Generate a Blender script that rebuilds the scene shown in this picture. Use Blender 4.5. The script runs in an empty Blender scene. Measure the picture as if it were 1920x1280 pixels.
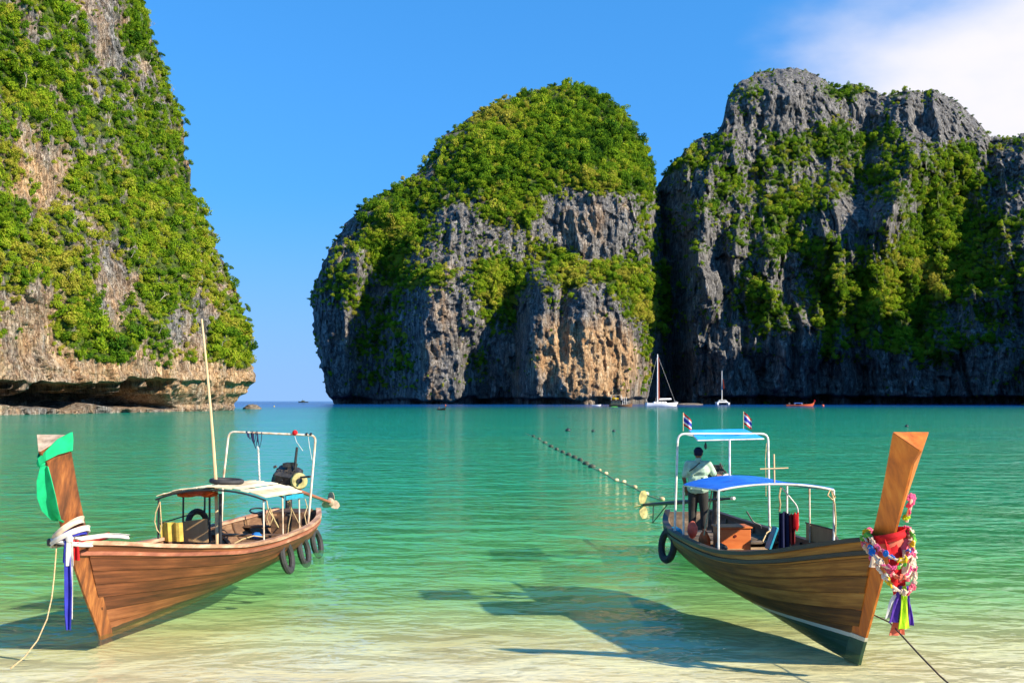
import bpy, bmesh, math, random
import numpy as np
from mathutils import Vector, Matrix

random.seed(7)
RNG = np.random.default_rng(11)
SC = bpy.context.scene
COL = SC.collection

# ------------------------------------------------------------------ camera, sky, sun, exposure
FPX, CX, HY, EYE = 2000.0, 960.0, 751.5, 3.3      # focal length in photo pixels, principal column, horizon row, eye height
cam_data = bpy.data.cameras.new('camera')
cam = bpy.data.objects.new('camera', cam_data)
COL.objects.link(cam)
cam.location = (0, 0, EYE)
cam.rotation_euler = (math.radians(90), 0, 0)
cam_data.sensor_width = 36.0
cam_data.lens = 36.0 * FPX / 1920.0
cam_data.shift_y = (HY - 640.0) / 1920.0
cam_data.clip_start = 0.1
cam_data.clip_end = 60000
SC.camera = cam

SUN_AZ, SUN_EL = math.radians(120), math.radians(30)     # azimuth clockwise from +Y
world = bpy.data.worlds.new('World')
SC.world = world
world.use_nodes = True
wn, wl = world.node_tree.nodes, world.node_tree.links
for n in list(wn):
    wn.remove(n)
w_out = wn.new('ShaderNodeOutputWorld')
w_bg = wn.new('ShaderNodeBackground')
w_bg.inputs['Strength'].default_value = 0.15
sky = wn.new('ShaderNodeTexSky')
sky.sky_type = 'NISHITA'
sky.sun_disc = False
sky.sun_elevation = SUN_EL
sky.sun_rotation = SUN_AZ
sky.altitude = 0
sky.air_density = 1.0
sky.dust_density = 0.0
sky.ozone_density = 2.5
hs = wn.new('ShaderNodeHueSaturation')
hs.inputs['Saturation'].default_value = 1.33
hs.inputs['Value'].default_value = 1.10
# the band of haze just over the horizon is thin here: read the sky a little higher up
svec = wn.new('ShaderNodeTexCoord')
smap = wn.new('ShaderNodeVectorMath'); smap.operation = 'MULTIPLY_ADD'
smap.inputs[1].default_value = (1, 1, 0.72); smap.inputs[2].default_value = (0, 0, 0.34)
snor = wn.new('ShaderNodeVectorMath'); snor.operation = 'NORMALIZE'
wl.new(svec.outputs['Generated'], smap.inputs[0]); wl.new(smap.outputs[0], snor.inputs[0]); wl.new(snor.outputs[0], sky.inputs['Vector'])
wl.new(sky.outputs[0], hs.inputs['Color'])
# a soft cloud bank standing in the sky to the right, going on out of the frame
tc = wn.new('ShaderNodeTexCoord')
cdir = Vector(((2230 - CX) / FPX, 1.0, (HY - 190) / FPX)).normalized()
dot = wn.new('ShaderNodeVectorMath'); dot.operation = 'DOT_PRODUCT'
wl.new(tc.outputs['Generated'], dot.inputs[0]); dot.inputs[1].default_value = cdir
cn = wn.new('ShaderNodeTexNoise')
cn.inputs['Scale'].default_value = 5.0; cn.inputs['Detail'].default_value = 6.0
cn.inputs['Roughness'].default_value = 0.5
cmap = wn.new('ShaderNodeMapping'); cmap.inputs['Scale'].default_value = (1.0, 1.0, 2.2)
wl.new(tc.outputs['Generated'], cmap.inputs[0]); wl.new(cmap.outputs[0], cn.inputs['Vector'])
m1 = wn.new('ShaderNodeMath'); m1.operation = 'MULTIPLY_ADD'
m1.inputs[1].default_value = 0.085; m1.inputs[2].default_value = -0.042
wl.new(cn.outputs['Fac'], m1.inputs[0])
m2 = wn.new('ShaderNodeMath'); m2.operation = 'ADD'
wl.new(dot.outputs['Value'], m2.inputs[0]); wl.new(m1.outputs[0], m2.inputs[1])
mr = wn.new('ShaderNodeMapRange'); mr.interpolation_type = 'SMOOTHSTEP'
mr.inputs['From Min'].default_value = 0.944; mr.inputs['From Max'].default_value = 1.002
wl.new(m2.outputs[0], mr.inputs['Value'])
cmix = wn.new('ShaderNodeMix'); cmix.data_type = 'RGBA'
cmix.inputs['B'].default_value = (3.35, 3.28, 3.55, 1)
# pale band of sea haze over the horizon, all round
hz = wn.new('ShaderNodeSeparateXYZ'); wl.new(tc.outputs['Generated'], hz.inputs[0])
hm = wn.new('ShaderNodeMapRange'); hm.interpolation_type = 'SMOOTHSTEP'
hm.inputs['From Min'].default_value = 0.20; hm.inputs['From Max'].default_value = -0.02; hm.inputs['To Max'].default_value = 0.85
wl.new(hz.outputs['Z'], hm.inputs['Value'])
hmix = wn.new('ShaderNodeMix'); hmix.data_type = 'RGBA'; hmix.inputs['B'].default_value = (1.15, 1.85, 3.15, 1)
wl.new(hm.outputs[0], hmix.inputs['Factor']); wl.new(hs.outputs[0], hmix.inputs['A'])
wl.new(mr.outputs[0], cmix.inputs['Factor']); wl.new(hmix.outputs['Result'], cmix.inputs['A'])
wl.new(cmix.outputs['Result'], w_bg.inputs['Color'])
wl.new(w_bg.outputs[0], w_out.inputs[0])

sun_data = bpy.data.lights.new('sun', 'SUN')
sun_data.energy = 5.0
sun_data.angle = math.radians(0.9)
sun_data.color = (1.0, 0.90, 0.74)
sun = bpy.data.objects.new('sun', sun_data)
COL.objects.link(sun)
TO_SUN = Vector((math.sin(SUN_AZ) * math.cos(SUN_EL), math.cos(SUN_AZ) * math.cos(SUN_EL), math.sin(SUN_EL)))
sun.rotation_euler = TO_SUN.to_track_quat('Z', 'Y').to_euler()
sun.location = (60, -40, 60)

SC.view_settings.view_transform = 'Standard'
SC.view_settings.look = 'None'
SC.view_settings.exposure = 0.98
SC.view_settings.gamma = 1.0
SC.view_settings.use_curve_mapping = False
SC.cycles.use_denoising = True
SC.cycles.max_bounces = 7
SC.cycles.transparent_max_bounces = 16
SC.cycles.caustics_reflective = False
SC.cycles.caustics_refractive = False
SC.cycles.sample_clamp_indirect = 6.0

# ------------------------------------------------------------------ small helpers
def unproj(px, py, Y):
    return (px - CX) / FPX * Y, Y, EYE - (py - HY) / FPX * Y

def tag(o, label=None, cat=None, group=None, kind=None):
    if label: o['label'] = label
    if cat: o['category'] = cat
    if group: o['group'] = group
    if kind: o['kind'] = kind
    return o

def pchip(xs, ys):
    xs = np.array(xs, float); ys = np.array(ys, float)
    h = np.diff(xs); d = np.diff(ys) / h
    m = np.zeros(len(xs)); m[0], m[-1] = d[0], d[-1]
    for i in range(1, len(xs) - 1):
        m[i] = 0 if d[i - 1] * d[i] <= 0 else 2 * d[i - 1] * d[i] / (d[i - 1] + d[i])
    def f(x):
        x = np.clip(np.asarray(x, float), xs[0], xs[-1])
        i = np.clip(np.searchsorted(xs, x) - 1, 0, len(xs) - 2)
        t = (x - xs[i]) / h[i]
        return ((1 + 2 * t) * (1 - t) ** 2 * ys[i] + t * (1 - t) ** 2 * h[i] * m[i]
                + t * t * (3 - 2 * t) * ys[i + 1] + t * t * (t - 1) * h[i] * m[i + 1])
    return f

def _hash(ix, iy, iz):
    n = (ix.astype(np.int64) * 374761393 + iy.astype(np.int64) * 668265263 + iz.astype(np.int64) * 1274126177) & 0xffffffff
    n = ((n ^ (n >> 13)) * 1103515245) & 0xffffffff
    n = ((n ^ (n >> 16)) * 2246822519) & 0xffffffff
    return ((n ^ (n >> 15)) & 0xffffff) / float(0xffffff)

def vnoise(x, y, z):
    x, y, z = np.broadcast_arrays(np.asarray(x, float), np.asarray(y, float), np.asarray(z, float))
    ix, iy, iz = np.floor(x), np.floor(y), np.floor(z)
    fx, fy, fz = x - ix, y - iy, z - iz
    fx, fy, fz = [t * t * t * (t * (t * 6 - 15) + 10) for t in (fx, fy, fz)]
    r = 0
    for a in (0, 1):
        wx = fx if a else 1 - fx
        for b in (0, 1):
            wy = fy if b else 1 - fy
            for c in (0, 1):
                wz = fz if c else 1 - fz
                r = r + wx * wy * wz * _hash(ix + a, iy + b, iz + c)
    return r * 2 - 1

def fbm(x, y, z, octv=4, gain=0.5):
    r, a, s = 0, 1.0, 0
    for k in range(octv):
        f = 2.03 ** k
        r = r + a * vnoise(x * f + 17.3 * k, y * f - 9.1 * k, z * f + 4.7 * k); s += a; a *= gain
    return r / s

def ridged(x, y, z, octv=3, gain=0.5):
    r, a, s = 0, 1.0, 0
    for k in range(octv):
        f = 2.1 ** k
        r = r + a * (1 - 2 * np.abs(vnoise(x * f + 31.7 * k, y * f + 5.9 * k, z * f - 2.3 * k))); s += a; a *= gain
    return r / s

class MB:
    """collects boxes, tubes, strips; build() links them as one mesh object"""
    def __init__(self):
        self.v, self.f = [], []
    def add(self, verts, faces):
        o = len(self.v)
        self.v.extend([tuple(map(float, p)) for p in verts])
        self.f.extend([tuple(i + o for i in f) for f in faces])
        return self
    def box(self, c, s, rot=None, taper=1.0, bev=0.0):
        sx, sy, sz = s[0] / 2, s[1] / 2, s[2] / 2
        if bev > 0:
            b = min(bev, sx * .9, sy * .9, sz * .9)
            pts = []
            for z in (-1, 1):
                for ins in ((0, 1) if z < 0 else (1, 0)):
                    pass
            rings = [(-sz, b), (-sz + b, 0), (sz - b, 0), (sz, b)]
            verts, faces = [], []
            for (z, ins) in rings:
                k = 1 if z < 0 else taper
                ax, ay = (sx - ins) * k, (sy - ins) * k
                verts += [(-ax + b, -ay, z), (ax - b, -ay, z), (ax, -ay + b, z), (ax, ay - b, z),
                          (ax - b, ay, z), (-ax + b, ay, z), (-ax, ay - b, z), (-ax, -ay + b, z)]
            for r in range(3):
                for k in range(8):
                    a, a2 = r * 8 + k, r * 8 + (k + 1) % 8
                    faces.append((a, a2, a2 + 8, a + 8))
            faces.append(tuple(range(7, -1, -1))); faces.append(tuple(range(24, 32)))
        else:
            verts = [(-sx, -sy, -sz), (sx, -sy, -sz), (sx, sy, -sz), (-sx, sy, -sz),
                     (-sx * taper, -sy * taper, sz), (sx * taper, -sy * taper, sz), (sx * taper, sy * taper, sz), (-sx * taper, sy * taper, sz)]
            faces = [(3, 2, 1, 0), (4, 5, 6, 7), (0, 1, 5, 4), (1, 2, 6, 5), (2, 3, 7, 6), (3, 0, 4, 7)]
        R = rot.to_3x3() if rot is not None else Matrix.Identity(3)
        c = Vector(c)
        return self.add([R @ Vector(p) + c for p in verts], faces)
    def tube(self, pts, rad, n=8, cap=True, squash=1.0):
        pts = [Vector(p) for p in pts]
        m = len(pts)
        rad = [rad] * m if not hasattr(rad, '__len__') else list(rad)
        verts, faces = [], []
        prev = None
        for i, p in enumerate(pts):
            t = (pts[min(i + 1, m - 1)] - pts[max(i - 1, 0)])
            t = t.normalized() if t.length > 1e-9 else Vector((0, 0, 1))
            if prev is None:
                a = t.orthogonal().normalized()
            else:
                a = prev - t * prev.dot(t)
                a = a.normalized() if a.length > 1e-6 else t.orthogonal().normalized()
            prev = a
            b = t.cross(a)
            for k in range(n):
                an = 2 * math.pi * k / n
                verts.append(p + (a * math.cos(an) + b * math.sin(an) * squash) * rad[i])
        for i in range(m - 1):
            for k in range(n):
                k2 = (k + 1) % n
                faces.append((i * n + k, i * n + k2, (i + 1) * n + k2, (i + 1) * n + k))
        if cap:
            faces.append(tuple(range(n - 1, -1, -1)))
            faces.append(tuple(range((m - 1) * n, m * n)))
        return self.add(verts, faces)
    def capsule(self, a, b, ra, rb, n=12):
        a, b = Vector(a), Vector(b)
        d = b - a
        L = d.length
        t = d / L if L > 1e-9 else Vector((0, 0, 1))
        pts, rr = [], []
        for k in range(5):
            an = math.pi / 2 * (1 - k / 4)
            pts.append(a - t * ra * math.sin(an)); rr.append(max(ra * math.cos(an), 1e-4))
        for k in range(5):
            an = math.pi / 2 * k / 4
            pts.append(b + t * rb * math.sin(an)); rr.append(max(rb * math.cos(an), 1e-4))
        # even direction: build rings on a fixed frame
        u = t.orthogonal().normalized(); w = t.cross(u)
        verts, faces = [], []
        for p, r in zip(pts, rr):
            for k in range(n):
                an = 2 * math.pi * k / n
                verts.append(p + (u * math.cos(an) + w * math.sin(an)) * r)
        m = len(pts)
        for i in range(m - 1):
            for k in range(n):
                k2 = (k + 1) % n
                faces.append((i * n + k, i * n + k2, (i + 1) * n + k2, (i + 1) * n + k))
        faces.append(tuple(range(n - 1, -1, -1))); faces.append(tuple(range((m - 1) * n, m * n)))
        return self.add(verts, faces)
    def ellipsoid(self, c, r, n=12, m=8, jit=0.0):
        verts, faces = [], []
        c = Vector(c)
        for i in range(m + 1):
            th = math.pi * (0.02 + 0.96 * i / m)
            for k in range(n):
                ph = 2 * math.pi * k / n
                j = 1 + jit * random.uniform(-1, 1)
                verts.append(c + Vector((r[0] * math.sin(th) * math.cos(ph) * j, r[1] * math.sin(th) * math.sin(ph) * j, r[2] * math.cos(th) * j)))
        for i in range(m):
            for k in range(n):
                k2 = (k + 1) % n
                faces.append((i * n + k, (i + 1) * n + k, (i + 1) * n + k2, i * n + k2))
        faces.append(tuple(range(n))); faces.append(tuple(range((m + 1) * n - 1, m * n - 1, -1)))
        return self.add(verts, faces)
    def sheet(self, grid, thick=0.01):
        """grid[i][j] of Vectors -> closed sheet of that thickness"""
        R, C = len(grid), len(grid[0])
        g = [[Vector(p) for p in row] for row in grid]
        nor = [[None] * C for _ in range(R)]
        for i in range(R):
            for j in range(C):
                du = g[min(i + 1, R - 1)][j] - g[max(i - 1, 0)][j]
                dv = g[i][min(j + 1, C - 1)] - g[i][max(j - 1, 0)]
                n = du.cross(dv)
                nor[i][j] = n.normalized() if n.length > 1e-12 else Vector((0, 0, 1))
        verts = [g[i][j] + nor[i][j] * thick / 2 for i in range(R) for j in range(C)]
        verts += [g[i][j] - nor[i][j] * thick / 2 for i in range(R) for j in range(C)]
        N = R * C
        faces = []
        for i in range(R - 1):
            for j in range(C - 1):
                a, b, c, d = i * C + j, i * C + j + 1, (i + 1) * C + j + 1, (i + 1) * C + j
                faces.append((a, d, c, b)); faces.append((a + N, b + N, c + N, d + N))
        ring = [j for j in range(C)] + [i * C + C - 1 for i in range(1, R)] + [(R - 1) * C + j for j in range(C - 2, -1, -1)] + [i * C for i in range(R - 2, 0, -1)]
        for a, b in zip(ring, ring[1:] + ring[:1]):
            faces.append((a, b, b + N, a + N))
        return self.add(verts, faces)
    def torus(self, c, R, r, axis, n=22, m=9, sx=1.0):
        c, axis = Vector(c), Vector(axis).normalized()
        u = axis.cross(Vector((0, 0, 1)))
        u = u.normalized() if u.length > 1e-3 else Vector((1, 0, 0))
        w = axis.cross(u) * sx
        verts, faces = [], []
        for i in range(n):
            a = 2 * math.pi * i / n
            d = u * math.cos(a) + w * math.sin(a)
            for k in range(m):
                b = 2 * math.pi * k / m
                verts.append(c + d * (R + r * math.cos(b)) + axis * (r * math.sin(b)))
        for i in range(n):
            for k in range(m):
                i2, k2 = (i + 1) % n, (k + 1) % m
                faces.append((i * m + k, i2 * m + k, i2 * m + k2, i * m + k2))
        return self.add(verts, faces)
    def build(self, name, mat, parent=None, smooth=False, sharp=35):
        me = bpy.data.meshes.new(name)
        me.from_pydata(self.v, [], self.f)
        bm = bmesh.new(); bm.from_mesh(me)
        bmesh.ops.recalc_face_normals(bm, faces=bm.faces)
        if smooth:
            for e in bm.edges:
                if len(e.link_faces) == 2:
                    e.smooth = e.calc_face_angle(0) < math.radians(sharp)
            for f in bm.faces: f.smooth = True
        bm.to_mesh(me); bm.free()
        me.materials.append(mat)
        o = bpy.data.objects.new(name, me)
        COL.objects.link(o)
        if parent: o.parent = parent
        return o
    def thing(self, name, mat, label, cat, frame=None, group=None, smooth=False, kind=None):
        """a one-mesh thing built in the coordinates of FRAME: its origin goes to its own base"""
        a = np.array(self.v)
        base = Vector(((a[:, 0].min() + a[:, 0].max()) / 2, (a[:, 1].min() + a[:, 1].max()) / 2, a[:, 2].min()))
        self.v = [tuple(Vector(p) - base) for p in self.v]
        o = self.build(name, mat, None, smooth)
        M = frame if frame is not None else Matrix.Identity(4)
        o.matrix_world = M @ Matrix.Translation(base)
        return tag(o, label, cat, group, kind)

def empty(name, M, label, cat, group=None):
    o = bpy.data.objects.new(name, None)
    COL.objects.link(o)
    o.empty_display_size = 0.2
    o.matrix_world = M
    return tag(o, label, cat, group)

def copy_tree(o, parent=None):
    c = o.copy(); COL.objects.link(c); c.parent = parent
    for ch in list(o.children): copy_tree(ch, c)
    return c

# ------------------------------------------------------------------ materials
def new_mat(name):
    m = bpy.data.materials.new(name); m.use_nodes = True
    nt = m.node_tree
    b = nt.nodes.get('Principled BSDF')
    return m, nt.nodes, nt.links, b

def ramp(nd, stops):
    r = nd.new('ShaderNodeValToRGB')
    el = r.color_ramp.elements
    while len(el) > 1: el.remove(el[-1])
    el[0].position = stops[0][0]; el[0].color = (*stops[0][1], 1)
    for p, c in stops[1:]:
        e = el.new(p); e.color = (*c, 1)
    return r

def noise_mat(name, stops, scale=4.0, stretch=(1, 1, 1), rough=0.6, bump=0.15, detail=6.0, per_object=0.0, metallic=0.0, bscale=None, rrange=0.12, spec=0.5, coat=0.0):
    """noise-driven colour with grain, uneven gloss and fine relief"""
    m, nd, ln, b = new_mat(name)
    t = nd.new('ShaderNodeTexCoord'); mp = nd.new('ShaderNodeMapping')
    mp.inputs['Scale'].default_value = stretch
    ln.new(t.outputs['Object'], mp.inputs[0])
    n = nd.new('ShaderNodeTexNoise'); n.inputs['Scale'].default_value = scale; n.inputs['Detail'].default_value = detail
    n.inputs['Roughness'].default_value = 0.62
    ln.new(mp.outputs[0], n.inputs['Vector'])
    r = ramp(nd, stops)
    src = n.outputs['Fac']
    if per_object:
        oi = nd.new('ShaderNodeObjectInfo')
        a = nd.new('ShaderNodeMath'); a.operation = 'MULTIPLY_ADD'
        a.inputs[1].default_value = per_object; ln.new(oi.outputs['Random'], a.inputs[0])
        s = nd.new('ShaderNodeMath'); s.operation = 'SUBTRACT'; s.inputs[1].default_value = per_object / 2
        ln.new(src, a.inputs[2]); ln.new(a.outputs[0], s.inputs[0]); src = s.outputs[0]
    ln.new(src, r.inputs[0])
    ln.new(r.outputs[0], b.inputs['Base Color'])
    mrr = nd.new('ShaderNodeMapRange')
    mrr.inputs['To Min'].default_value = max(rough - rrange, 0.03); mrr.inputs['To Max'].default_value = min(rough + rrange, 1)
    ln.new(n.outputs['Fac'], mrr.inputs['Value']); ln.new(mrr.outputs[0], b.inputs['Roughness'])
    b.inputs['Metallic'].default_value = metallic
    b.inputs['Specular IOR Level'].default_value = spec
    b.inputs['Coat Weight'].default_value = coat
    b.inputs['Coat Roughness'].default_value = 0.25
    if bump:
        n2 = nd.new('ShaderNodeTexNoise'); n2.inputs['Scale'].default_value = bscale or scale * 3; n2.inputs['Detail'].default_value = 5
        ln.new(mp.outputs[0], n2.inputs['Vector'])
        bp = nd.new('ShaderNodeBump'); bp.inputs['Strength'].default_value = bump; bp.inputs['Distance'].default_value = 0.02
        ln.new(n2.outputs['Fac'], bp.inputs['Height']); ln.new(bp.outputs[0], b.inputs['Normal'])
    return m

def plain(name, c, rough=0.6, var=0.25, scale=6.0, metallic=0.0, bump=0.1, spec=0.5):
    lo = tuple(x * (1 - var) for x in c); hi = tuple(min(x * (1 + var), 1) for x in c)
    return noise_mat(name, [(0.3, lo), (0.7, hi)], scale, rough=rough, bump=bump, metallic=metallic, spec=spec)

def cloth_mat(name, c, var=0.25, trans=0.35):
    m, nd, ln, b = new_mat(name)
    t = nd.new('ShaderNodeTexCoord')
    n = nd.new('ShaderNodeTexNoise'); n.inputs['Scale'].default_value = 9.0; n.inputs['Detail'].default_value = 5
    ln.new(t.outputs['Object'], n.inputs['Vector'])
    r = ramp(nd, [(0.3, tuple(x * (1 - var) for x in c)), (0.7, tuple(min(1, x * (1 + var * .6)) for x in c))])
    ln.new(n.outputs['Fac'], r.inputs[0]); ln.new(r.outputs[0], b.inputs['Base Color'])
    b.inputs['Roughness'].default_value = 0.85; b.inputs['Specular IOR Level'].default_value = 0.2
    tr = nd.new('ShaderNodeBsdfTranslucent'); ln.new(r.outputs[0], tr.inputs['Color'])
    mx = nd.new('ShaderNodeMixShader'); mx.inputs[0].default_value = trans
    out = nd.get('Material Output')
    ln.new(b.outputs[0], mx.inputs[1]); ln.new(tr.outputs[0], mx.inputs[2]); ln.new(mx.outputs[0], out.inputs['Surface'])
    return m

M = {}
# ------------------------------------------------------------------ the setting: seabed, sea, cliffs
# --- seabed
def bed_depth(x, y):
    d = np.interp(y, [-30, 0, 9.5, 12.5, 15, 18, 23, 32, 50, 90, 200, 500, 1500, 9000], [-4, -1.2, -0.02, 0.06, 0.22, 0.49, 0.97, 1.5, 2.0, 2.8, 4.2, 6.5, 22, 60])
    k = np.clip((y - 9) / 30, 0, 1)
    d = d + 0.30 * k * fbm(x / 14.0, y / 10.0, 3.1, 3) + 0.035 * fbm(x / 2.6, y / 1.5, 8.8, 2)
    return d

def fan_axis(lo, hi, fine, coarse_to):
    return None

xs = np.concatenate([-np.geomspace(20000, 32, 46), np.linspace(-30, 30, 151), np.geomspace(32, 20000, 46)])
ys = np.concatenate([np.linspace(-30, 8, 14), np.linspace(8.3, 45, 130), np.geomspace(46, 30000, 110)])
GX, GY = np.meshgrid(xs, ys)
GD = bed_depth(GX, GY)
# out beyond the headlands the sea is deep
GD = np.where(GY > 420, GD + np.clip((GY - 420) / 500, 0, 1) * 10, GD)

def grid_faces(R, C):
    i, j = np.meshgrid(np.arange(R - 1), np.arange(C - 1), indexing='ij')
    a = (i * C + j).ravel()
    return np.stack([a, a + 1, a + C + 1, a + C], 1)

def fast_mesh(name, V, Fq, mat, smooth=True, attrs=None, tri=None):
    me = bpy.data.meshes.new(name)
    nv = len(V)
    loops = [Fq.ravel()]; sizes = [np.full(len(Fq), 4)]
    if tri is not None and len(tri):
        loops.append(tri.ravel()); sizes.append(np.full(len(tri), 3))
    loops = np.concatenate(loops).astype(np.int32); sizes = np.concatenate(sizes)
    me.vertices.add(nv); me.vertices.foreach_set('co', np.ascontiguousarray(V, dtype=np.float32).ravel())
    me.loops.add(len(loops)); me.loops.foreach_set('vertex_index', loops)
    me.polygons.add(len(sizes))
    me.polygons.foreach_set('loop_start', np.concatenate([[0], np.cumsum(sizes)[:-1]]).astype(np.int32))
    me.polygons.foreach_set('use_smooth', np.full(len(sizes), smooth))
    for k, a in (attrs or {}).items():
        at = me.attributes.new(k, 'FLOAT', 'POINT'); at.data.foreach_set('value', np.asarray(a, np.float32).ravel())
    me.update(calc_edges=True); me.validate()
    me.materials.append(mat)
    o = bpy.data.objects.new(name, me); COL.objects.link(o)
    return o

# sand
m, nd, ln, b = new_mat('sand')
t = nd.new('ShaderNodeTexCoord')
n = nd.new('ShaderNodeTexNoise'); n.inputs['Scale'].default_value = 0.35; n.inputs['Detail'].default_value = 8; n.inputs['Roughness'].default_value = .6
ln.new(t.outputs['Object'], n.inputs['Vector'])
r = ramp(nd, [(0.3, (0.66, 0.50, 0.29)), (0.5, (0.78, 0.64, 0.41)), (0.7, (0.84, 0.73, 0.52))])
ln.new(n.outputs['Fac'], r.inputs[0]); ln.new(r.outputs[0], b.inputs['Base Color'])
b.inputs['Roughness'].default_value = 0.9
mp = nd.new('ShaderNodeMapping'); mp.inputs['Scale'].default_value = (0.5, 1.6, 1); mp.inputs['Rotation'].default_value = (0, 0, 0.12)
ln.new(t.outputs['Object'], mp.inputs[0])
n2 = nd.new('ShaderNodeTexNoise'); n2.inputs['Scale'].default_value = 4.0; n2.inputs['Detail'].default_value = 4; n2.inputs['Distortion'].default_value = 1.6
ln.new(mp.outputs[0], n2.inputs['Vector'])
bp = nd.new('ShaderNodeBump'); bp.inputs['Strength'].default_value = 0.6; bp.inputs['Distance'].default_value = 0.08
ln.new(n2.outputs['Fac'], bp.inputs['Height']); ln.new(bp.outputs[0], b.inputs['Normal'])
M['sand'] = m
bed = fast_mesh('seabed', np.stack([GX.ravel(), GY.ravel(), -GD.ravel()], 1), grid_faces(*GX.shape), m)
tag(bed, kind='structure')

# sea: mirror by Fresnel over a clear-to-turquoise body that thickens with depth
m, nd, ln, b = new_mat('sea_water')
nd.remove(b)
out = nd.get('Material Output')
t = nd.new('ShaderNodeTexCoord')
def wave(scale, sx, sy, rot, detail, rough=0.5, dist=0.0):
    mp = nd.new('ShaderNodeMapping'); mp.inputs['Scale'].default_value = (sx, sy, 1); mp.inputs['Rotation'].default_value = (0, 0, rot)
    ln.new(t.outputs['Object'], mp.inputs[0])
    n = nd.new('ShaderNodeTexNoise'); n.inputs['Scale'].default_value = scale; n.inputs['Detail'].default_value = detail
    n.inputs['Roughness'].default_value = rough; n.inputs['Distortion'].default_value = dist
    ln.new(mp.outputs[0], n.inputs['Vector'])
    return n.outputs['Fac']
w1 = wave(1.05, 0.75, 1.1, 0.10, 3.0, 0.5, 0.4)
w2 = wave(0.16, 0.4, 1.2, -0.15, 2.0)
w3 = wave(4.2, 0.6, 1.1, 0.3, 2.0)
def mul(a, k):
    q = nd.new('ShaderNodeMath'); q.operation = 'MULTIPLY'; ln.new(a, q.inputs[0]); q.inputs[1].default_value = k; return q.outputs[0]
def addn(a, c):
    q = nd.new('ShaderNodeMath'); q.operation = 'ADD'; ln.new(a, q.inputs[0]); ln.new(c, q.inputs[1]); return q.outputs[0]
w4 = wave(0.42, 0.6, 1.1, 0.05, 2.0, 0.5, 0.5)
hgt = addn(addn(addn(mul(w1, 0.21), mul(w2, 0.30)), mul(w3, 0.040)), mul(w4, 0.26))
bp = nd.new('ShaderNodeBump'); bp.inputs['Strength'].default_value = 1.0; bp.inputs['Distance'].default_value = 1.0
ln.new(hgt, bp.inputs['Height'])
at = nd.new('ShaderNodeAttribute'); at.attribute_name = 'depth'
# patchy bottom: pale sand and darker weed make the depth colour uneven
pn = wave(0.05, 0.8, 1.3, 0.3, 4.0, 0.55)
pm = nd.new('ShaderNodeMapRange'); pm.inputs['From Min'].default_value = 0.3; pm.inputs['From Max'].default_value = 0.7
pm.inputs['To Min'].default_value = 0.75; pm.inputs['To Max'].default_value = 1.25
ln.new(pn, pm.inputs['Value'])
dep = nd.new('ShaderNodeMath'); dep.operation = 'MULTIPLY'; ln.new(at.outputs['Fac'], dep.inputs[0]); ln.new(pm.outputs[0], dep.inputs[1])
dq = nd.new('ShaderNodeMath'); dq.operation = 'POWER'; ln.new(dep.outputs[0], dq.inputs[0]); dq.inputs[1].default_value = 1.5
ex = nd.new('ShaderNodeMath'); ex.operation = 'MULTIPLY'; ln.new(dq.outputs[0], ex.inputs[0]); ex.inputs[1].default_value = -0.42
pw = nd.new('ShaderNodeMath'); pw.operation = 'EXPONENT'; ln.new(ex.outputs[0], pw.inputs[0])       # how much of the bottom is seen
lg = nd.new('ShaderNodeMapRange'); lg.inputs['From Min'].default_value = 0; lg.inputs['From Max'].default_value = 16
ln.new(dep.outputs[0], lg.inputs['Value'])
body = ramp(nd, [(0.0, (0.48, 0.60, 0.20)), (0.045, (0.19, 0.58, 0.21)), (0.10, (0.055, 0.48, 0.215)), (0.20, (0.010, 0.32, 0.185)), (0.40, (0.003, 0.17, 0.14)), (0.85, (0.004, 0.08, 0.26))])
ln.new(lg.outputs[0], body.inputs[0])
tint = ramp(nd, [(0.0, (0.99, 0.99, 0.96)), (0.015, (0.90, 0.985, 0.81)), (0.05, (0.55, 0.95, 0.60)), (0.10, (0.26, 0.87, 0.54)), (0.25, (0.10, 0.7, 0.45))])
ln.new(lg.outputs[0], tint.inputs[0])
df = nd.new('ShaderNodeBsdfDiffuse'); ln.new(body.outputs[0], df.inputs['Color'])
tr = nd.new('ShaderNodeBsdfTransparent'); ln.new(tint.outputs[0], tr.inputs['Color'])
mx = nd.new('ShaderNodeMixShader'); ln.new(pw.outputs[0], mx.inputs[0]); ln.new(df.outputs[0], mx.inputs[1]); ln.new(tr.outputs[0], mx.inputs[2])
gl = nd.new('ShaderNodeBsdfGlossy'); gl.inputs['Roughness'].default_value = 0.05; ln.new(bp.outputs[0], gl.inputs['Normal'])
# Schlick's approximation, the same from above and below the surface
ge = nd.new('ShaderNodeNewGeometry')
dt = nd.new('ShaderNodeVectorMath'); dt.operation = 'DOT_PRODUCT'; ln.new(bp.outputs[0], dt.inputs[0]); ln.new(ge.outputs['Incoming'], dt.inputs[1])
ab = nd.new('ShaderNodeMath'); ab.operation = 'ABSOLUTE'; ln.new(dt.outputs['Value'], ab.inputs[0])
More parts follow.
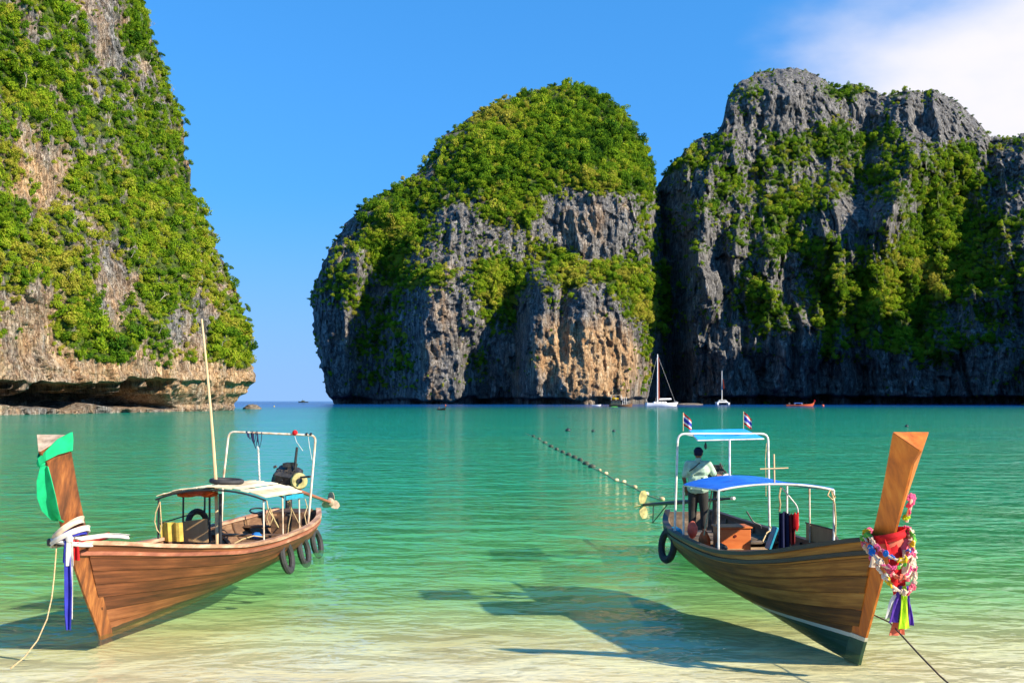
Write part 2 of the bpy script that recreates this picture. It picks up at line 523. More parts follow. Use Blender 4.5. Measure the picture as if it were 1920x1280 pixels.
# wavelet backs that tilt away are hidden behind the crest before them
dg_ = nd.new('ShaderNodeVectorMath'); dg_.operation = 'DOT_PRODUCT'; ln.new(ge.outputs['True Normal'], dg_.inputs[0]); ln.new(ge.outputs['Incoming'], dg_.inputs[1])
ag_ = nd.new('ShaderNodeMath'); ag_.operation = 'ABSOLUTE'; ln.new(dg_.outputs['Value'], ag_.inputs[0])
am_ = nd.new('ShaderNodeMath'); am_.operation = 'MULTIPLY'; ln.new(ag_.outputs[0], am_.inputs[0]); am_.inputs[1].default_value = 0.62
mxc = nd.new('ShaderNodeMath'); mxc.operation = 'MAXIMUM'; ln.new(ab.outputs[0], mxc.inputs[0]); ln.new(am_.outputs[0], mxc.inputs[1])
om = nd.new('ShaderNodeMath'); om.operation = 'SUBTRACT'; om.inputs[0].default_value = 1.0; ln.new(mxc.outputs[0], om.inputs[1]); om.use_clamp = True
p5 = nd.new('ShaderNodeMath'); p5.operation = 'POWER'; ln.new(om.outputs[0], p5.inputs[0]); p5.inputs[1].default_value = 5.0
fr = nd.new('ShaderNodeMath'); fr.operation = 'MULTIPLY_ADD'; ln.new(p5.outputs[0], fr.inputs[0]); fr.inputs[1].default_value = 0.88; fr.inputs[2].default_value = 0.02
mx2 = nd.new('ShaderNodeMixShader'); ln.new(fr.outputs[0], mx2.inputs[0]); ln.new(mx.outputs[0], mx2.inputs[1]); ln.new(gl.outputs[0], mx2.inputs[2])
ln.new(mx2.outputs[0], out.inputs['Surface'])
M['water'] = m
sea = fast_mesh('sea', np.stack([GX.ravel(), GY.ravel(), np.zeros(GX.size)], 1), grid_faces(*GX.shape), m, attrs={'depth': np.maximum(GD, 0)})
tag(sea, kind='structure')

# --- limestone
def rock_mat(name, unit, bumpd):
    m, nd, ln, b = new_mat(name)
    t = nd.new('ShaderNodeTexCoord')
    def nz(scale, st, detail=6, rough=.6, dist=0):
        mp = nd.new('ShaderNodeMapping'); mp.inputs['Scale'].default_value = st
        ln.new(t.outputs['Object'], mp.inputs[0])
        n = nd.new('ShaderNodeTexNoise'); n.inputs['Scale'].default_value = scale / unit; n.inputs['Detail'].default_value = detail
        n.inputs['Roughness'].default_value = rough; n.inputs['Distortion'].default_value = dist
        ln.new(mp.outputs[0], n.inputs['Vector']); return n.outputs['Fac']
    s1 = nz(0.30, (1, 1, 0.16), 8, .65); s2 = nz(1.3, (1, 1, 0.10), 6, .65)
    sm = nd.new('ShaderNodeMath'); sm.operation = 'MULTIPLY_ADD'; ln.new(s2, sm.inputs[0]); sm.inputs[1].default_value = .5
    sm2 = nd.new('ShaderNodeMath'); sm2.operation = 'MULTIPLY'; ln.new(s1, sm2.inputs[0]); sm2.inputs[1].default_value = .5; ln.new(sm2.outputs[0], sm.inputs[2])
    streak = sm.outputs[0]
    # narrow weathered cracks, mostly upright
    c1 = nz(0.42, (1, 1, 0.20), 5, .6, 0.8)
    cs = nd.new('ShaderNodeMath'); cs.operation = 'SUBTRACT'; ln.new(c1, cs.inputs[0]); cs.inputs[1].default_value = .5
    ca = nd.new('ShaderNodeMath'); ca.operation = 'ABSOLUTE'; ln.new(cs.outputs[0], ca.inputs[0])
    ck = nd.new('ShaderNodeMapRange'); ck.inputs['From Min'].default_value = 0.0; ck.inputs['From Max'].default_value = 0.030; ln.new(ca.outputs[0], ck.inputs['Value'])
    ck.inputs['To Min'].default_value = 0.0; ck.inputs['To Max'].default_value = 1.0
    big = nz(0.05, (1, 1, 0.7), 5, .6)
    grey = ramp(nd, [(0.37, (0.030, 0.030, 0.034)), (0.45, (0.095, 0.092, 0.090)), (0.53, (0.25, 0.235, 0.215)), (0.64, (0.52, 0.48, 0.43))])
    ln.new(streak, grey.inputs[0])
    tan = ramp(nd, [(0.34, (0.13, 0.07, 0.04)), (0.46, (0.46, 0.26, 0.12)), (0.55, (0.64, 0.44, 0.24)), (0.68, (0.74, 0.60, 0.42))])
    ln.new(streak, tan.inputs[0])
    ta = nd.new('ShaderNodeAttribute'); ta.attribute_name = 'tan'
    mm = nd.new('ShaderNodeMath'); mm.operation = 'MULTIPLY_ADD'; ln.new(big, mm.inputs[0]); mm.inputs[1].default_value = 1.6; ln.new(ta.outputs['Fac'], mm.inputs[2])
    rg = nd.new('ShaderNodeMapRange'); rg.inputs['From Min'].default_value = 0.95; rg.inputs['From Max'].default_value = 1.5
    ln.new(mm.outputs[0], rg.inputs['Value'])
    mix = nd.new('ShaderNodeMix'); mix.data_type = 'RGBA'
    ln.new(rg.outputs[0], mix.inputs['Factor']); ln.new(grey.outputs[0], mix.inputs['A']); ln.new(tan.outputs[0], mix.inputs['B'])
    # scrub and moss clinging to the rock between the bushes
    va = nd.new('ShaderNodeAttribute'); va.attribute_name = 'veg'
    fine = nz(0.7, (1, 1, 0.8), 6, .7)
    vm = nd.new('ShaderNodeMath'); vm.operation = 'ADD'; ln.new(va.outputs['Fac'], vm.inputs[0]); ln.new(fine, vm.inputs[1])
    vr = nd.new('ShaderNodeMapRange'); vr.inputs['From Min'].default_value = 0.95; vr.inputs['From Max'].default_value = 1.15
    ln.new(vm.outputs[0], vr.inputs['Value'])
    moss = ramp(nd, [(0.35, (0.030, 0.055, 0.012)), (0.5, (0.075, 0.12, 0.02)), (0.65, (0.17, 0.19, 0.035))])
    ln.new(fine, moss.inputs[0])
    mix2 = nd.new('ShaderNodeMix'); mix2.data_type = 'RGBA'
    ln.new(vr.outputs[0], mix2.inputs['Factor']); ln.new(mix.outputs['Result'], mix2.inputs['A']); ln.new(moss.outputs[0], mix2.inputs['B'])
    ckc = nd.new('ShaderNodeMapRange'); ckc.inputs['To Min'].default_value = .38; ckc.inputs['To Max'].default_value = 1.0; ln.new(ck.outputs[0], ckc.inputs['Value'])
    cm = nd.new('ShaderNodeVectorMath'); cm.operation = 'SCALE'; ln.new(mix.outputs['Result'], cm.inputs[0]); ln.new(ckc.outputs[0], cm.inputs['Scale'])
    ln.new(cm.outputs[0], mix2.inputs['A'])
    ln.new(mix2.outputs['Result'], b.inputs['Base Color'])
    b.inputs['Roughness'].default_value = 0.92; b.inputs['Specular IOR Level'].default_value = 0.25
    cr = nz(0.5, (1, 1, 0.22), 9, .72, 0.6)
    st = nz(0.9, (0.25, 0.25, 1.2), 5, .6)
    ad = nd.new('ShaderNodeMath'); ad.operation = 'MULTIPLY_ADD'; ln.new(st, ad.inputs[0]); ad.inputs[1].default_value = 0.3; ln.new(cr, ad.inputs[2])
    bp = nd.new('ShaderNodeBump'); bp.inputs['Strength'].default_value = 1.0; bp.inputs['Distance'].default_value = bumpd * 1.5
    ad2 = nd.new('ShaderNodeMath'); ad2.operation = 'MULTIPLY_ADD'; ln.new(ck.outputs[0], ad2.inputs[0]); ad2.inputs[1].default_value = 0.22; ln.new(ad.outputs[0], ad2.inputs[2])
    ln.new(ad2.outputs[0], bp.inputs['Height']); ln.new(bp.outputs[0], b.inputs['Normal'])
    return m

def blocks(x, z, seed):
    """fracture blocks: one level per cell, with sharp edges between"""
    ix, iz = np.floor(x), np.floor(z)
    best = np.full(x.shape, 1e9); val = np.zeros(x.shape)
    for a in (-1, 0, 1):
        for c in (-1, 0, 1):
            cx, cz = ix + a, iz + c; sd = np.full(x.shape, float(seed))
            jx, jz = cx + _hash(cx, cz, sd), cz + _hash(cx, cz, sd + 9)
            d = (x - jx) ** 2 + (z - jz) ** 2
            m_ = d < best
            best = np.where(m_, d, best); val = np.where(m_, _hash(cx, cz, sd + 21), val)
    return val * 2 - 1

def blobs(px, py, lst):
    r = np.zeros_like(px)
    for cx, cy, rx, ry, w in lst:
        r += w * np.exp(-(((px - cx) / rx) ** 2 + ((py - cy) / ry) ** 2) * 1.1)
    return r

def table(rows):
    """rows: [(y, [(x, v), ...]), ...] -> smooth f(px, py)"""
    fs = [(y, [p[0] for p in pts], [p[1] for p in pts]) for y, pts in rows]
    fs.sort(key=lambda r: r[0])
    yy = np.array([f[0] for f in fs], float)
    def f(px, py):
        vals = np.stack([np.interp(px, a, c) for _, a, c in fs])
        i = np.clip(np.searchsorted(yy, py) - 1, 0, len(yy) - 2)
        t = np.clip((py - yy[i]) / (yy[i + 1] - yy[i]), 0, 1)
        lo = np.take_along_axis(vals, i[None], 0)[0]; hi = np.take_along_axis(vals, (i + 1)[None], 0)[0]
        return lo * (1 - t) + hi * t
    return f

CLIFFS = {}
def make_cliff(name, PX, PY, Y, unit, amp, tanf, vegf, mat, back=150.0, extra=None, face=None, carve=None):
    """a limestone mass whose front is the grid (PX, PY) carved at distance Y; closed behind"""
    X, _, Z = unproj(PX, PY, Y)
    u = unit
    Hc = X if face is None else Y * 0.62 + X * 0.2           # the way along the face
    Wc = Y if face is None else X
    bendx = 5 * u * fbm(Hc / (30 * u), Z / (30 * u), 1.7, 2)
    d = amp * (5.0 * ridged((Hc + bendx) / (26 * u), Z / (85 * u), Wc / (40 * u), 3)
               + 3.4 * ridged((Hc + bendx) / (9 * u) + 5, Z / (36 * u), Wc / (14 * u), 3)
               + 2.0 * fbm(Hc / (15 * u), Z / (9 * u), Wc / (14 * u), 4)
               + 1.5 * ridged((Hc + bendx) / (3.4 * u), Z / (13 * u), 2.2, 3)
               + 1.2 * fbm(Hc / (5 * u), Z / (3.0 * u), 7.2, 3)
               + 2.4 * blocks((Hc + bendx + 1.2 * u * fbm(Hc / (4 * u), Z / (4 * u), 1.1, 2)) / (9 * u), Z / (24 * u), 3)
               + 1.7 * blocks((Hc + bendx) / (4.2 * u) + .3 * fbm(Hc / (3 * u), Z / (3 * u), 3.1, 2), Z / (11 * u), 5)
               + 0.8 * blocks(Hc / (2.4 * u) + .3 * fbm(Hc / (2 * u), Z / (2 * u), 8.1, 2), Z / (4.5 * u), 7)) * u
    if face is None:
        Y2 = Y - d
        X2, _, Z2 = unproj(PX, PY, Y2)
    else:
        if carve is not None: d = d * (1 - .6 * np.clip(carve / 6, 0, 1)) - carve
        X2, Y2, Z2 = X + face[0] * d, Y + face[1] * d, Z + 0
    R, C = PX.shape
    # facing: how flat (benches) the surface is, for where plants root
    gzY = np.gradient(Y2, axis=0) / np.minimum(np.gradient(Z2, axis=0), -1e-3) * -1
    bench = np.clip(np.abs(gzY) - 0.2, 0, 1.2)
    nzv = fbm(Hc / (20 * u), Z / (16 * u), 4.4, 5)
    veg = vegf(PX, PY) + 0.70 * nzv + 0.42 * fbm(Hc / (6 * u), Z / (6 * u), 14.4, 4) + 0.26 * bench - 0.10 * ridged(Hc / (9 * u), Z / (30 * u), 7.7, 2)
    V = np.stack([X2.ravel(), Y2.ravel(), Z2.ravel()], 1)
    Fq = grid_faces(R, C)
    ring = np.concatenate([np.arange(C), np.arange(1, R) * C + C - 1, (R - 1) * C + np.arange(C - 2, -1, -1), np.arange(R - 2, 0, -1) * C])
    nv = len(V); nr = len(ring)
    cen = V[ring].mean(0)
    rb = V[ring].copy(); rb[:, 1] += back; rb[:, 0] *= rb[:, 1] / V[ring][:, 1]; c0 = rb[:, 0].mean(); rb[:, 0] = c0 + (rb[:, 0] - c0) * 0.93; rb[:, 2] = np.minimum(rb[:, 2], rb[:, 2] * 0.93)
    bc = cen.copy(); bc[1] += back * 1.3
    V = np.vstack([V, rb, bc[None]])
    idx = np.arange(nr); nx = (idx + 1) % nr
    skirt = np.stack([ring[idx], nv + idx, nv + nx, ring[nx]], 1)
    fan = np.stack([nv + idx, np.full(nr, nv + nr), nv + nx], 1)
    pad = np.zeros(nr + 1)
    tanv = np.concatenate([tanf(PX, PY).ravel(), pad]); vegv = np.concatenate([np.clip(veg, -0.5, 1.2).ravel(), pad + .3])
    if extra is not None:
        eV, eF = extra
        o0 = len(V); V = np.vstack([V, eV]); skirt = np.vstack([skirt, eF + o0])
        tanv = np.concatenate([tanv, np.zeros(len(eV))]); vegv = np.concatenate([vegv, np.full(len(eV), .4)])
    o = fast_mesh(name, V, np.vstack([Fq, skirt]), mat, True, {'tan': tanv, 'veg': vegv}, fan)
    tag(o, kind='structure')
    G = np.stack([X2, Y2, Z2], -1)
    NR = np.cross(np.gradient(G, axis=0), np.gradient(G, axis=1)); NR /= np.linalg.norm(NR, axis=-1, keepdims=True) + 1e-9
    NR *= np.where((NR * (np.array([0, 0, EYE]) - G)).sum(-1, keepdims=True) < 0, -1, 1)
    CLIFFS[name] = dict(N=NR, Hc=Hc, X=X2, Y=Y2, Z=Z2, PX=PX, PY=PY, veg=veg, bench=bench, unit=u, obj=o)
    return o

# ---- middle cliff: a domed tower with three buttresses
S = 1.25
D_MID = 1080.0
sil_l = pchip([162, 172, 195, 222, 270, 310, 345, 378, 420, 470, 520, 560, 620, 680, 725, 748, 764], [1040, 1000, 925, 880, 820, 795, 752, 692, 648, 618, 594, 585, 588, 600, 610, 622, 634])
sil_r = pchip([162, 172, 200, 240, 290, 350, 420, 500, 560, 600, 764], [1085, 1115, 1158, 1190, 1216, 1229, 1236, 1246, 1258, 1270, 1285])
rows_y = np.concatenate([np.linspace(162, 748, 300), np.linspace(750, 764, 10)])
uu = np.linspace(0, 1, 330)
uu = 0.5 - 0.5 * np.cos(np.pi * (0.06 + 0.88 * uu)); uu = (uu - uu[0]) / (uu[-1] - uu[0])
PY = np.repeat(rows_y[:, None], len(uu), 1)
xl = sil_l(rows_y) + 4 * fbm(rows_y / 22, 1.1, 0, 4) + 2.5 * vnoise(rows_y / 7, 5, 1)
xr = sil_r(rows_y) + 4 * fbm(rows_y / 22, 9.1, 0, 4)
PX = xl[:, None] + (xr - xl)[:, None] * uu[None]
dep_mid = table([
    (764, [(585, 40), (625, 22), (650, 22), (675, 34), (700, 32), (775, -6), (800, -14), (855, -12), (880, 10), (905, 16), (960, 12), (985, -20), (1005, -30), (1100, -36), (1180, -28), (1203, -6), (1230, 45), (1285, 80)]),
    (690, [(585, 34), (605, 16), (645, 16), (672, 30), (700, 32), (772, -4), (795, -12), (860, -10), (885, 8), (915, 14), (965, 10), (985, -18), (1005, -27), (1100, -33), (1180, -25), (1203, -6), (1235, 42), (1280, 80)]),
    (600, [(585, 25), (610, 8), (650, 8), (678, 26), (705, 28), (775, -4), (800, -12), (890, -10), (925, 8), (965, 8), (985, -8), (1000, -18), (1040, -22), (1052, -10), (1066, -24), (1100, -30), (1180, -20), (1210, -8), (1240, 35), (1270, 75)]),
    (530, [(585, 28), (605, 6), (660, 6), (690, 24), (720, 26), (780, -2), (810, -8), (930, -4), (960, 8), (990, 0), (1015, -12), (1045, -16), (1062, -4), (1090, -14), (1170, -6), (1215, 4), (1250, 60)]),
    (485, [(590, 26), (620, 8), (670, 8), (700, 26), (730, 28), (785, 2), (820, -2), (950, 4), (1010, 16), (1080, 12), (1170, 12), (1215, 18), (1250, 64)]),
    (400, [(660, 32), (690, 20), (735, 18), (770, 38), (805, 26), (850, 10), (1000, 18), (1040, 22), (1090, 15), (1175, 16), (1220, 32), (1245, 74)]),
    (345, [(750, 50), (790, 48), (830, 40), (900, 26), (1000, 30), (1050, 34), (1110, 26), (1180, 30), (1225, 64)]),
    (280, [(800, 84), (850, 68), (920, 54), (1050, 52), (1150, 58), (1220, 96)]),
    (220, [(870, 120), (950, 98), (1060, 86), (1150, 98), (1190, 122)]),
    (162, [(1000, 150), (1060, 142), (1100, 150)])])
edge = 1 - np.sqrt(np.clip(1 - np.abs(2 * uu - 1) ** 3.0, 0, 1))
Ymid = D_MID + 1.9 * dep_mid(PX, PY) + 45 * edge[None] + 26 * np.clip((PY - 746 - 7 * fbm(PX / 40, 2, 9, 3)) / 4, 0, 1) * (np.abs(fbm(PX / 50, 3, 3, 2)) + .35)
M['rock_far'] = rock_mat('limestone_far', 1.4, 3.2)
tan_mid = lambda x, y: blobs(x, y, [(1090, 670, 105, 80, 1.0), (1110, 410, 75, 60, .28), (810, 690, 35, 60, .35), (820, 560, 40, 60, .25), (650, 480, 25, 40, .3), (1150, 700, 50, 60, .35), (690, 640, 40, 70, .2), (830, 590, 20, 30, .2)])
veg_mid = lambda x, y: 0.02 + blobs(x, y, [
    (1050, 250, 190, 105, 1.1), (1190, 300, 60, 80, .7), (900, 330, 110, 70, .75), (735, 440, 55, 75, .8), (760, 400, 60, 50, .5), (985, 400, 65, 55, .6), (1120, 340, 70, 20, .5),
    (1125, 515, 110, 34, .8), (1060, 490, 40, 22, .4), (935, 530, 55, 45, .9), (1195, 570, 45, 55, .9), (1030, 470, 45, 25, .6), (715, 560, 60, 130, .3), (820, 525, 45, 18, .75), (1205, 420, 32, 90, .5),
    (650, 520, 35, 60, .5), (955, 600, 26, 34, .6), (900, 690, 36, 36, .4), (1110, 590, 30, 20, .4), (1215, 640, 20, 50, .5), (880, 470, 60, 40, .2), (690, 680, 40, 40, .3), (1245, 560, 14, 90, .5),
    (1110, 420, 85, 55, -1.5), (1080, 660, 110, 85, -1.0), (820, 640, 50, 90, -.7), (860, 470, 50, 30, -.35), (625, 640, 30, 80, -.5), (1000, 580, 25, 50, -.5), (900, 760, 500, 35, -.6), (890, 400, 50, 40, -.45), (1010, 340, 40, 18, -.4), (640, 430, 40, 40, -.4), (800, 330, 40, 30, -.3)])
make_cliff('cliff_middle', PX, PY, Ymid, 1.35, 1.0, tan_mid, veg_mid, M['rock_far'])

# ---- right cliff: a long wall with two summits, running on to the right and round towards the beach
D_R = 1120.0
top_r = pchip([1205, 1237, 1252, 1280, 1310, 1345, 1355, 1364, 1380, 1405, 1440, 1475, 1515, 1545, 1570, 1600, 1640, 1665, 1700, 1740, 1785, 1825, 1862, 1895, 1925, 1980, 2080, 2200],
              [372, 345, 318, 285, 262, 248, 232, 188, 162, 145, 132, 128, 134, 150, 166, 158, 172, 178, 170, 168, 184, 218, 258, 258, 250, 270, 300, 320])
cols_x = np.concatenate([np.linspace(1205, 1935, 370), np.linspace(1940, 2010, 16)])
vv = np.concatenate([np.linspace(0, 0.965, 280), np.linspace(0.97, 1, 14)])
ytop = top_r(cols_x) + 4 * fbm(cols_x / 24, 2.2, 0, 4) + 2 * vnoise(cols_x / 6, 7, 1)
PX = np.repeat(cols_x[None], len(vv), 0)
PY = ytop[None] + (764 - ytop)[None] * vv[:, None]
dep_r = table([
    (764, [(1205, 110), (1262, 70), (1300, 14), (1340, 0), (1450, 4), (1500, -10), (1540, 6), (1640, 0), (1750, -16), (1900, -46), (2200, -140)]),
    (650, [(1205, 110), (1262, 72), (1300, 18), (1345, 4), (1420, 8), (1450, 14), (1500, -8), (1540, 10), (1640, 4), (1750, -8), (1900, -36), (2200, -130)]),
    (550, [(1230, 96), (1265, 64), (1300, 8), (1335, 8), (1365, 26), (1410, 10), (1440, 12), (1475, 30), (1530, 12), (1600, 4), (1700, 26), (1800, 10), (1870, -8), (1920, -26), (2200, -120)]),
    (480, [(1240, 96), (1270, 56), (1310, 12), (1345, 26), (1400, 22), (1440, 12), (1480, 34), (1540, 16), (1580, 12), (1640, 10), (1690, 40), (1790, 44), (1850, 34), (1880, 8), (1920, -6), (2200, -60)]),
    (400, [(1240, 96), (1275, 54), (1320, 28), (1390, 44), (1430, 36), (1480, 58), (1550, 36), (1600, 40), (1640, 24), (1672, 20), (1690, 14), (1712, 54), (1800, 86), (1850, 72), (1885, 44), (1925, 30), (2200, 0)]),
    (310, [(1265, 92), (1300, 74), (1330, 62), (1400, 84), (1480, 92), (1600, 96), (1660, 84), (1690, 76), (1720, 60), (1745, 84), (1850, 118), (1890, 84), (1930, 70), (2200, 40)]),
    (245, [(1340, 104), (1365, 98), (1430, 104), (1540, 112), (1580, 132), (1640, 126), (1700, 112), (1800, 124), (1860, 146), (1900, 116), (2200, 80)]),
    (180, [(1360, 140), (1400, 118), (1500, 122), (1560, 150), (1600, 146), (1680, 136), (1780, 146), (1850, 165), (2200, 0)]),
    (125, [(1400, 165), (1500, 165), (1700, 170), (2200, 20)])])
# spurs and pinnacles standing out from the wall
wx = PX + 22 * fbm(PX / 70, PY / 90, 2.0, 3)
Ysp = 30 * np.clip(ridged(wx / 62, PY / 210, 6.1, 2), -.2, 1) + 22 * np.clip(ridged(wx / 33 + 4, PY / 120, 1.3, 2), -.2, 1) + 14 * blocks(wx / 30, PY / 75 + .2 * fbm(PX / 20, PY / 20, 1, 2), 13) * np.clip((PY - 200) / 120, .2, 1)
Ysp = Ysp * np.clip((PX - 1250) / 40, 0, 1) + sum(a_ * np.exp(-((wx - cx_ - (PY - cy_) * ln_) / rx_) ** 2 - ((PY - cy_) / ry_) ** 2) for cx_, cy_, rx_, ry_, ln_, a_ in ((1318, 520, 22, 70, .1, 45), (1690, 370, 20, 60, -.35, 60), (1520, 650, 30, 80, -.1, 30), (1440, 520, 26, 60, 0, 35), (1600, 430, 34, 60, .1, 30), (1440, 640, 30, 70, .2, 26)))
edge_v = np.clip((0.06 - vv) / 0.06, 0, 1) ** 2
Yr = D_R + 1.6 * dep_r(PX, PY) - .8 * Ysp + 40 * edge_v[:, None] + 34 * np.clip((PY - 741 - 4 * fbm(PX / 35, 2, 2, 3)) / 3, 0, 1) * np.clip((PX - 1300) / 40, 0, 1) - 18 * np.clip((PY - 757) / 3, 0, 1) * np.clip((PX - 1300) / 40, 0, 1)
tan_r = lambda x, y: blobs(x, y, [(1585, 400, 80, 60, .12), (1470, 200, 60, 50, .02), (1700, 330, 30, 40, .3), (1900, 340, 40, 80, .2), (1490, 560, 30, 40, .05)]) - 0.16
veg_r = lambda x, y: 0.10 + blobs(x, y, [
    (1500, 375, 70, 26, .8), (1420, 400, 60, 40, .4), (1770, 400, 60, 90, 1.0), (1720, 520, 120, 60, 1.1), (1570, 250, 55, 60, .7), (1420, 590, 40, 70, .7), (1550, 640, 18, 40, .9), (1600, 560, 90, 50, .7),
    (1410, 190, 40, 30, .5), (1560, 170, 40, 20, .5), (1650, 260, 40, 50, .5), (1800, 300, 70, 40, .4), (1500, 270, 60, 25, .6), (1640, 330, 30, 20, .5), (1330, 390, 40, 30, .3), (1290, 300, 40, 40, .3), (1680, 640, 100, 40, .4),
    (1310, 470, 20, 20, .5), (1540, 460, 50, 25, .4), (1400, 330, 40, 25, .4), (1450, 470, 60, 30, .3), (1870, 420, 40, 60, .3),
    (1480, 200, 70, 45, -1.0), (1770, 230, 80, 35, -.7), (1620, 220, 60, 30, -.5), (1600, 400, 55, 40, -.6), (1340, 520, 40, 50, -.5), (1590, 730, 400, 50, -.7), (1370, 660, 80, 70, -.5), (1510, 690, 40, 60, -.5), (1890, 330, 40, 80, -.3)])
# the wall's run beyond the frame: it bends towards the beach and shades the foot of the right cliff
pts = [(600, 1050), (604, 1010), (606, 975), (610, 910), (605, 850), (595, 770), (575, 690), (550, 600)]
hts = [140, 172, 248, 300, 320, 290, 230, 130]
tt = np.linspace(0, len(pts) - 1, 90)
bx = np.interp(tt, range(len(pts)), [p[0] for p in pts]); by = np.interp(tt, range(len(pts)), [p[1] for p in pts])
bh = np.interp(tt, range(len(pts)), hts) + 34 * fbm(tt * 1.1, 0.3, 0.7, 4) + 10 * vnoise(tt * 4, 3, 3)
prof = [(-45, 0), (-40, .12), (-34, .3), (-26, .5), (-16, .7), (-6, .88), (8, 1.0), (30, .95), (60, .5), (80, 0)]
eV = []
for k in range(90):
    for off, hf in prof:
        o2 = off + 6 * vnoise(k * .3, hf * 5, 2.0)
        eV.append((bx[k] + o2 * 1.0, by[k] + o2 * 0.35, bh[k] * hf - 2))
eV = np.array(eV); eF = grid_faces(90, len(prof))
make_cliff('cliff_right', PX, PY, Yr, 1.35, 1.2, tan_r, veg_r, M['rock_far'], extra=(eV, eF))

# ---- left cliff: close by, overgrown, undercut at the waterline
sil = pchip([-170, -90, 0, 40, 80, 130, 215, 290, 345, 400, 460, 540, 600, 645, 690, 715, 735, 755, 768, 784], [205, 235, 268, 276, 286, 296, 328, 340, 350, 372, 396, 430, 452, 464, 468, 473, 466, 446, 434, 430])
rows_y = np.concatenate([np.linspace(-170, 700, 390), np.linspace(702, 784, 62)])
uu = np.linspace(0, 1, 270); uu = np.sin(uu * np.pi / 2 * 0.93) / np.sin(np.pi / 2 * 0.93)
PY = np.repeat(rows_y[:, None], len(uu), 1)
xr = sil(rows_y) + 5 * fbm(rows_y / 26, 3.3, 0, 4) + 3 * vnoise(rows_y / 8, 6, 1)
x_s = sil(rows_y)
PX = -110 + (x_s + 110)[:, None] * uu[None] + (xr - x_s)[:, None] * uu[None] ** 12
ubase = np.interp(uu, [0, .19, .55, .93, 1], [222, 245, 292, 350, 366])
ht = np.clip((770 - rows_y) / 770, 0, 1.3)
Yl = ubase[None] + 26 * ht[:, None] ** 1.3 + 18 * (1 - np.sqrt(np.clip(1 - uu ** 9, 0, 1)))[None] + 5 * fbm(PX / 90, PY / 120, 5, 2)
lip = 712 + 15 * fbm(PX / 36, 3, 9, 4) + 10 * np.clip((PX - 330) / 100, 0, 1)
flo = 760 + 11 * fbm(PX / 45, 8, 2, 4)
cave = np.clip((PY - lip) / 5, 0, 1) * np.clip((flo - PY) / 8 + .3, 0, 1) * np.clip(1.0 - np.clip((PX - 290 - 25 * fbm(PY / 30, 1, 1, 2)) / 60, 0, 1), 0.10, 1)
stal = np.clip(ridged(PX / 19, PY / 120, 4, 2) - 0.30, 0, 1) * 2.6 * np.clip((lip + 40 - PY) / 30, 0, 1)
carve_l = 24 * cave * np.clip(1 - stal, 0.05, 1)
M['rock_near'] = rock_mat('limestone_near', 0.55, 1.1)
tan_l = lambda x, y: 0.26 + blobs(x, y, [(60, 340, 50, 60, .5), (195, 530, 45, 60, .2), (250, 700, 260, 60, .38), (450, 730, 40, 30, .4), (60, 620, 60, 60, .15)])
veg_l = lambda x, y: 0.60 + blobs(x, y, [
    (85, 320, 45, 60, -1.0), (55, 590, 60, 60, -1.1), (195, 530, 28, 60, -1.3), (190, 60, 22, 70, -1.0), (260, 150, 20, 40, -.5), (330, 620, 25, 50, -.6), (375, 630, 14, 60, -.9), (40, 250, 25, 20, -.3), (220, 130, 14, 40, -.7),
    (250, 745, 900, 50, -2.6), (30, 690, 90, 50, -.8), (130, 610, 50, 35, .5), (430, 640, 40, 50, .9), (300, 690, 25, 30, .5), (200, 650, 40, 20, .4), (280, 400, 90, 90, .3)])
make_cliff('cliff_left', PX, PY, Yl, 0.5, 0.85, tan_l, veg_l, M['rock_near'], back=90, face=(0.80, -0.60), carve=carve_l)
# ------------------------------------------------------------------ vegetation
def leaf_mat(name):
    m, nd, ln, b = new_mat(name)
    at = nd.new('ShaderNodeAttribute'); at.attribute_type = 'INSTANCER'; at.attribute_name = 'tint'
    lf = nd.new('ShaderNodeAttribute'); lf.attribute_name = 'leaf'
    oi = nd.new('ShaderNodeObjectInfo')
    a = nd.new('ShaderNodeMath'); a.operation = 'MULTIPLY_ADD'; ln.new(lf.outputs['Fac'], a.inputs[0]); a.inputs[1].default_value = 0.30; ln.new(at.outputs['Fac'], a.inputs[2])
    a2 = nd.new('ShaderNodeMath'); a2.operation = 'MULTIPLY_ADD'; ln.new(oi.outputs['Random'], a2.inputs[0]); a2.inputs[1].default_value = 0.20; ln.new(a.outputs[0], a2.inputs[2])
    r = ramp(nd, [(0.0, (0.018, 0.060, 0.010)), (0.18, (0.045, 0.120, 0.012)), (0.38, (0.100, 0.205, 0.014)), (0.60, (0.20, 0.315, 0.016)), (0.82, (0.32, 0.39, 0.024)), (1.0, (0.40, 0.36, 0.05))])
    ln.new(a2.outputs[0], r.inputs[0])
    d = nd.new('ShaderNodeBsdfDiffuse'); ln.new(r.outputs[0], d.inputs['Color'])
    tr = nd.new('ShaderNodeBsdfTranslucent'); ln.new(r.outputs[0], tr.inputs['Color'])
    mx = nd.new('ShaderNodeMixShader'); mx.inputs[0].default_value = 0.38
    ln.new(d.outputs[0], mx.inputs[1]); ln.new(tr.outputs[0], mx.inputs[2])
    nd.remove(b); ln.new(mx.outputs[0], nd.get('Material Output').inputs['Surface'])
    return m
M['leaf'] = leaf_mat('leaves')
M['bark'] = noise_mat('bark', [(0.3, (0.10, 0.075, 0.05)), (0.7, (0.32, 0.26, 0.19))], 8, (1, 1, .3), rough=.9, bump=.4)

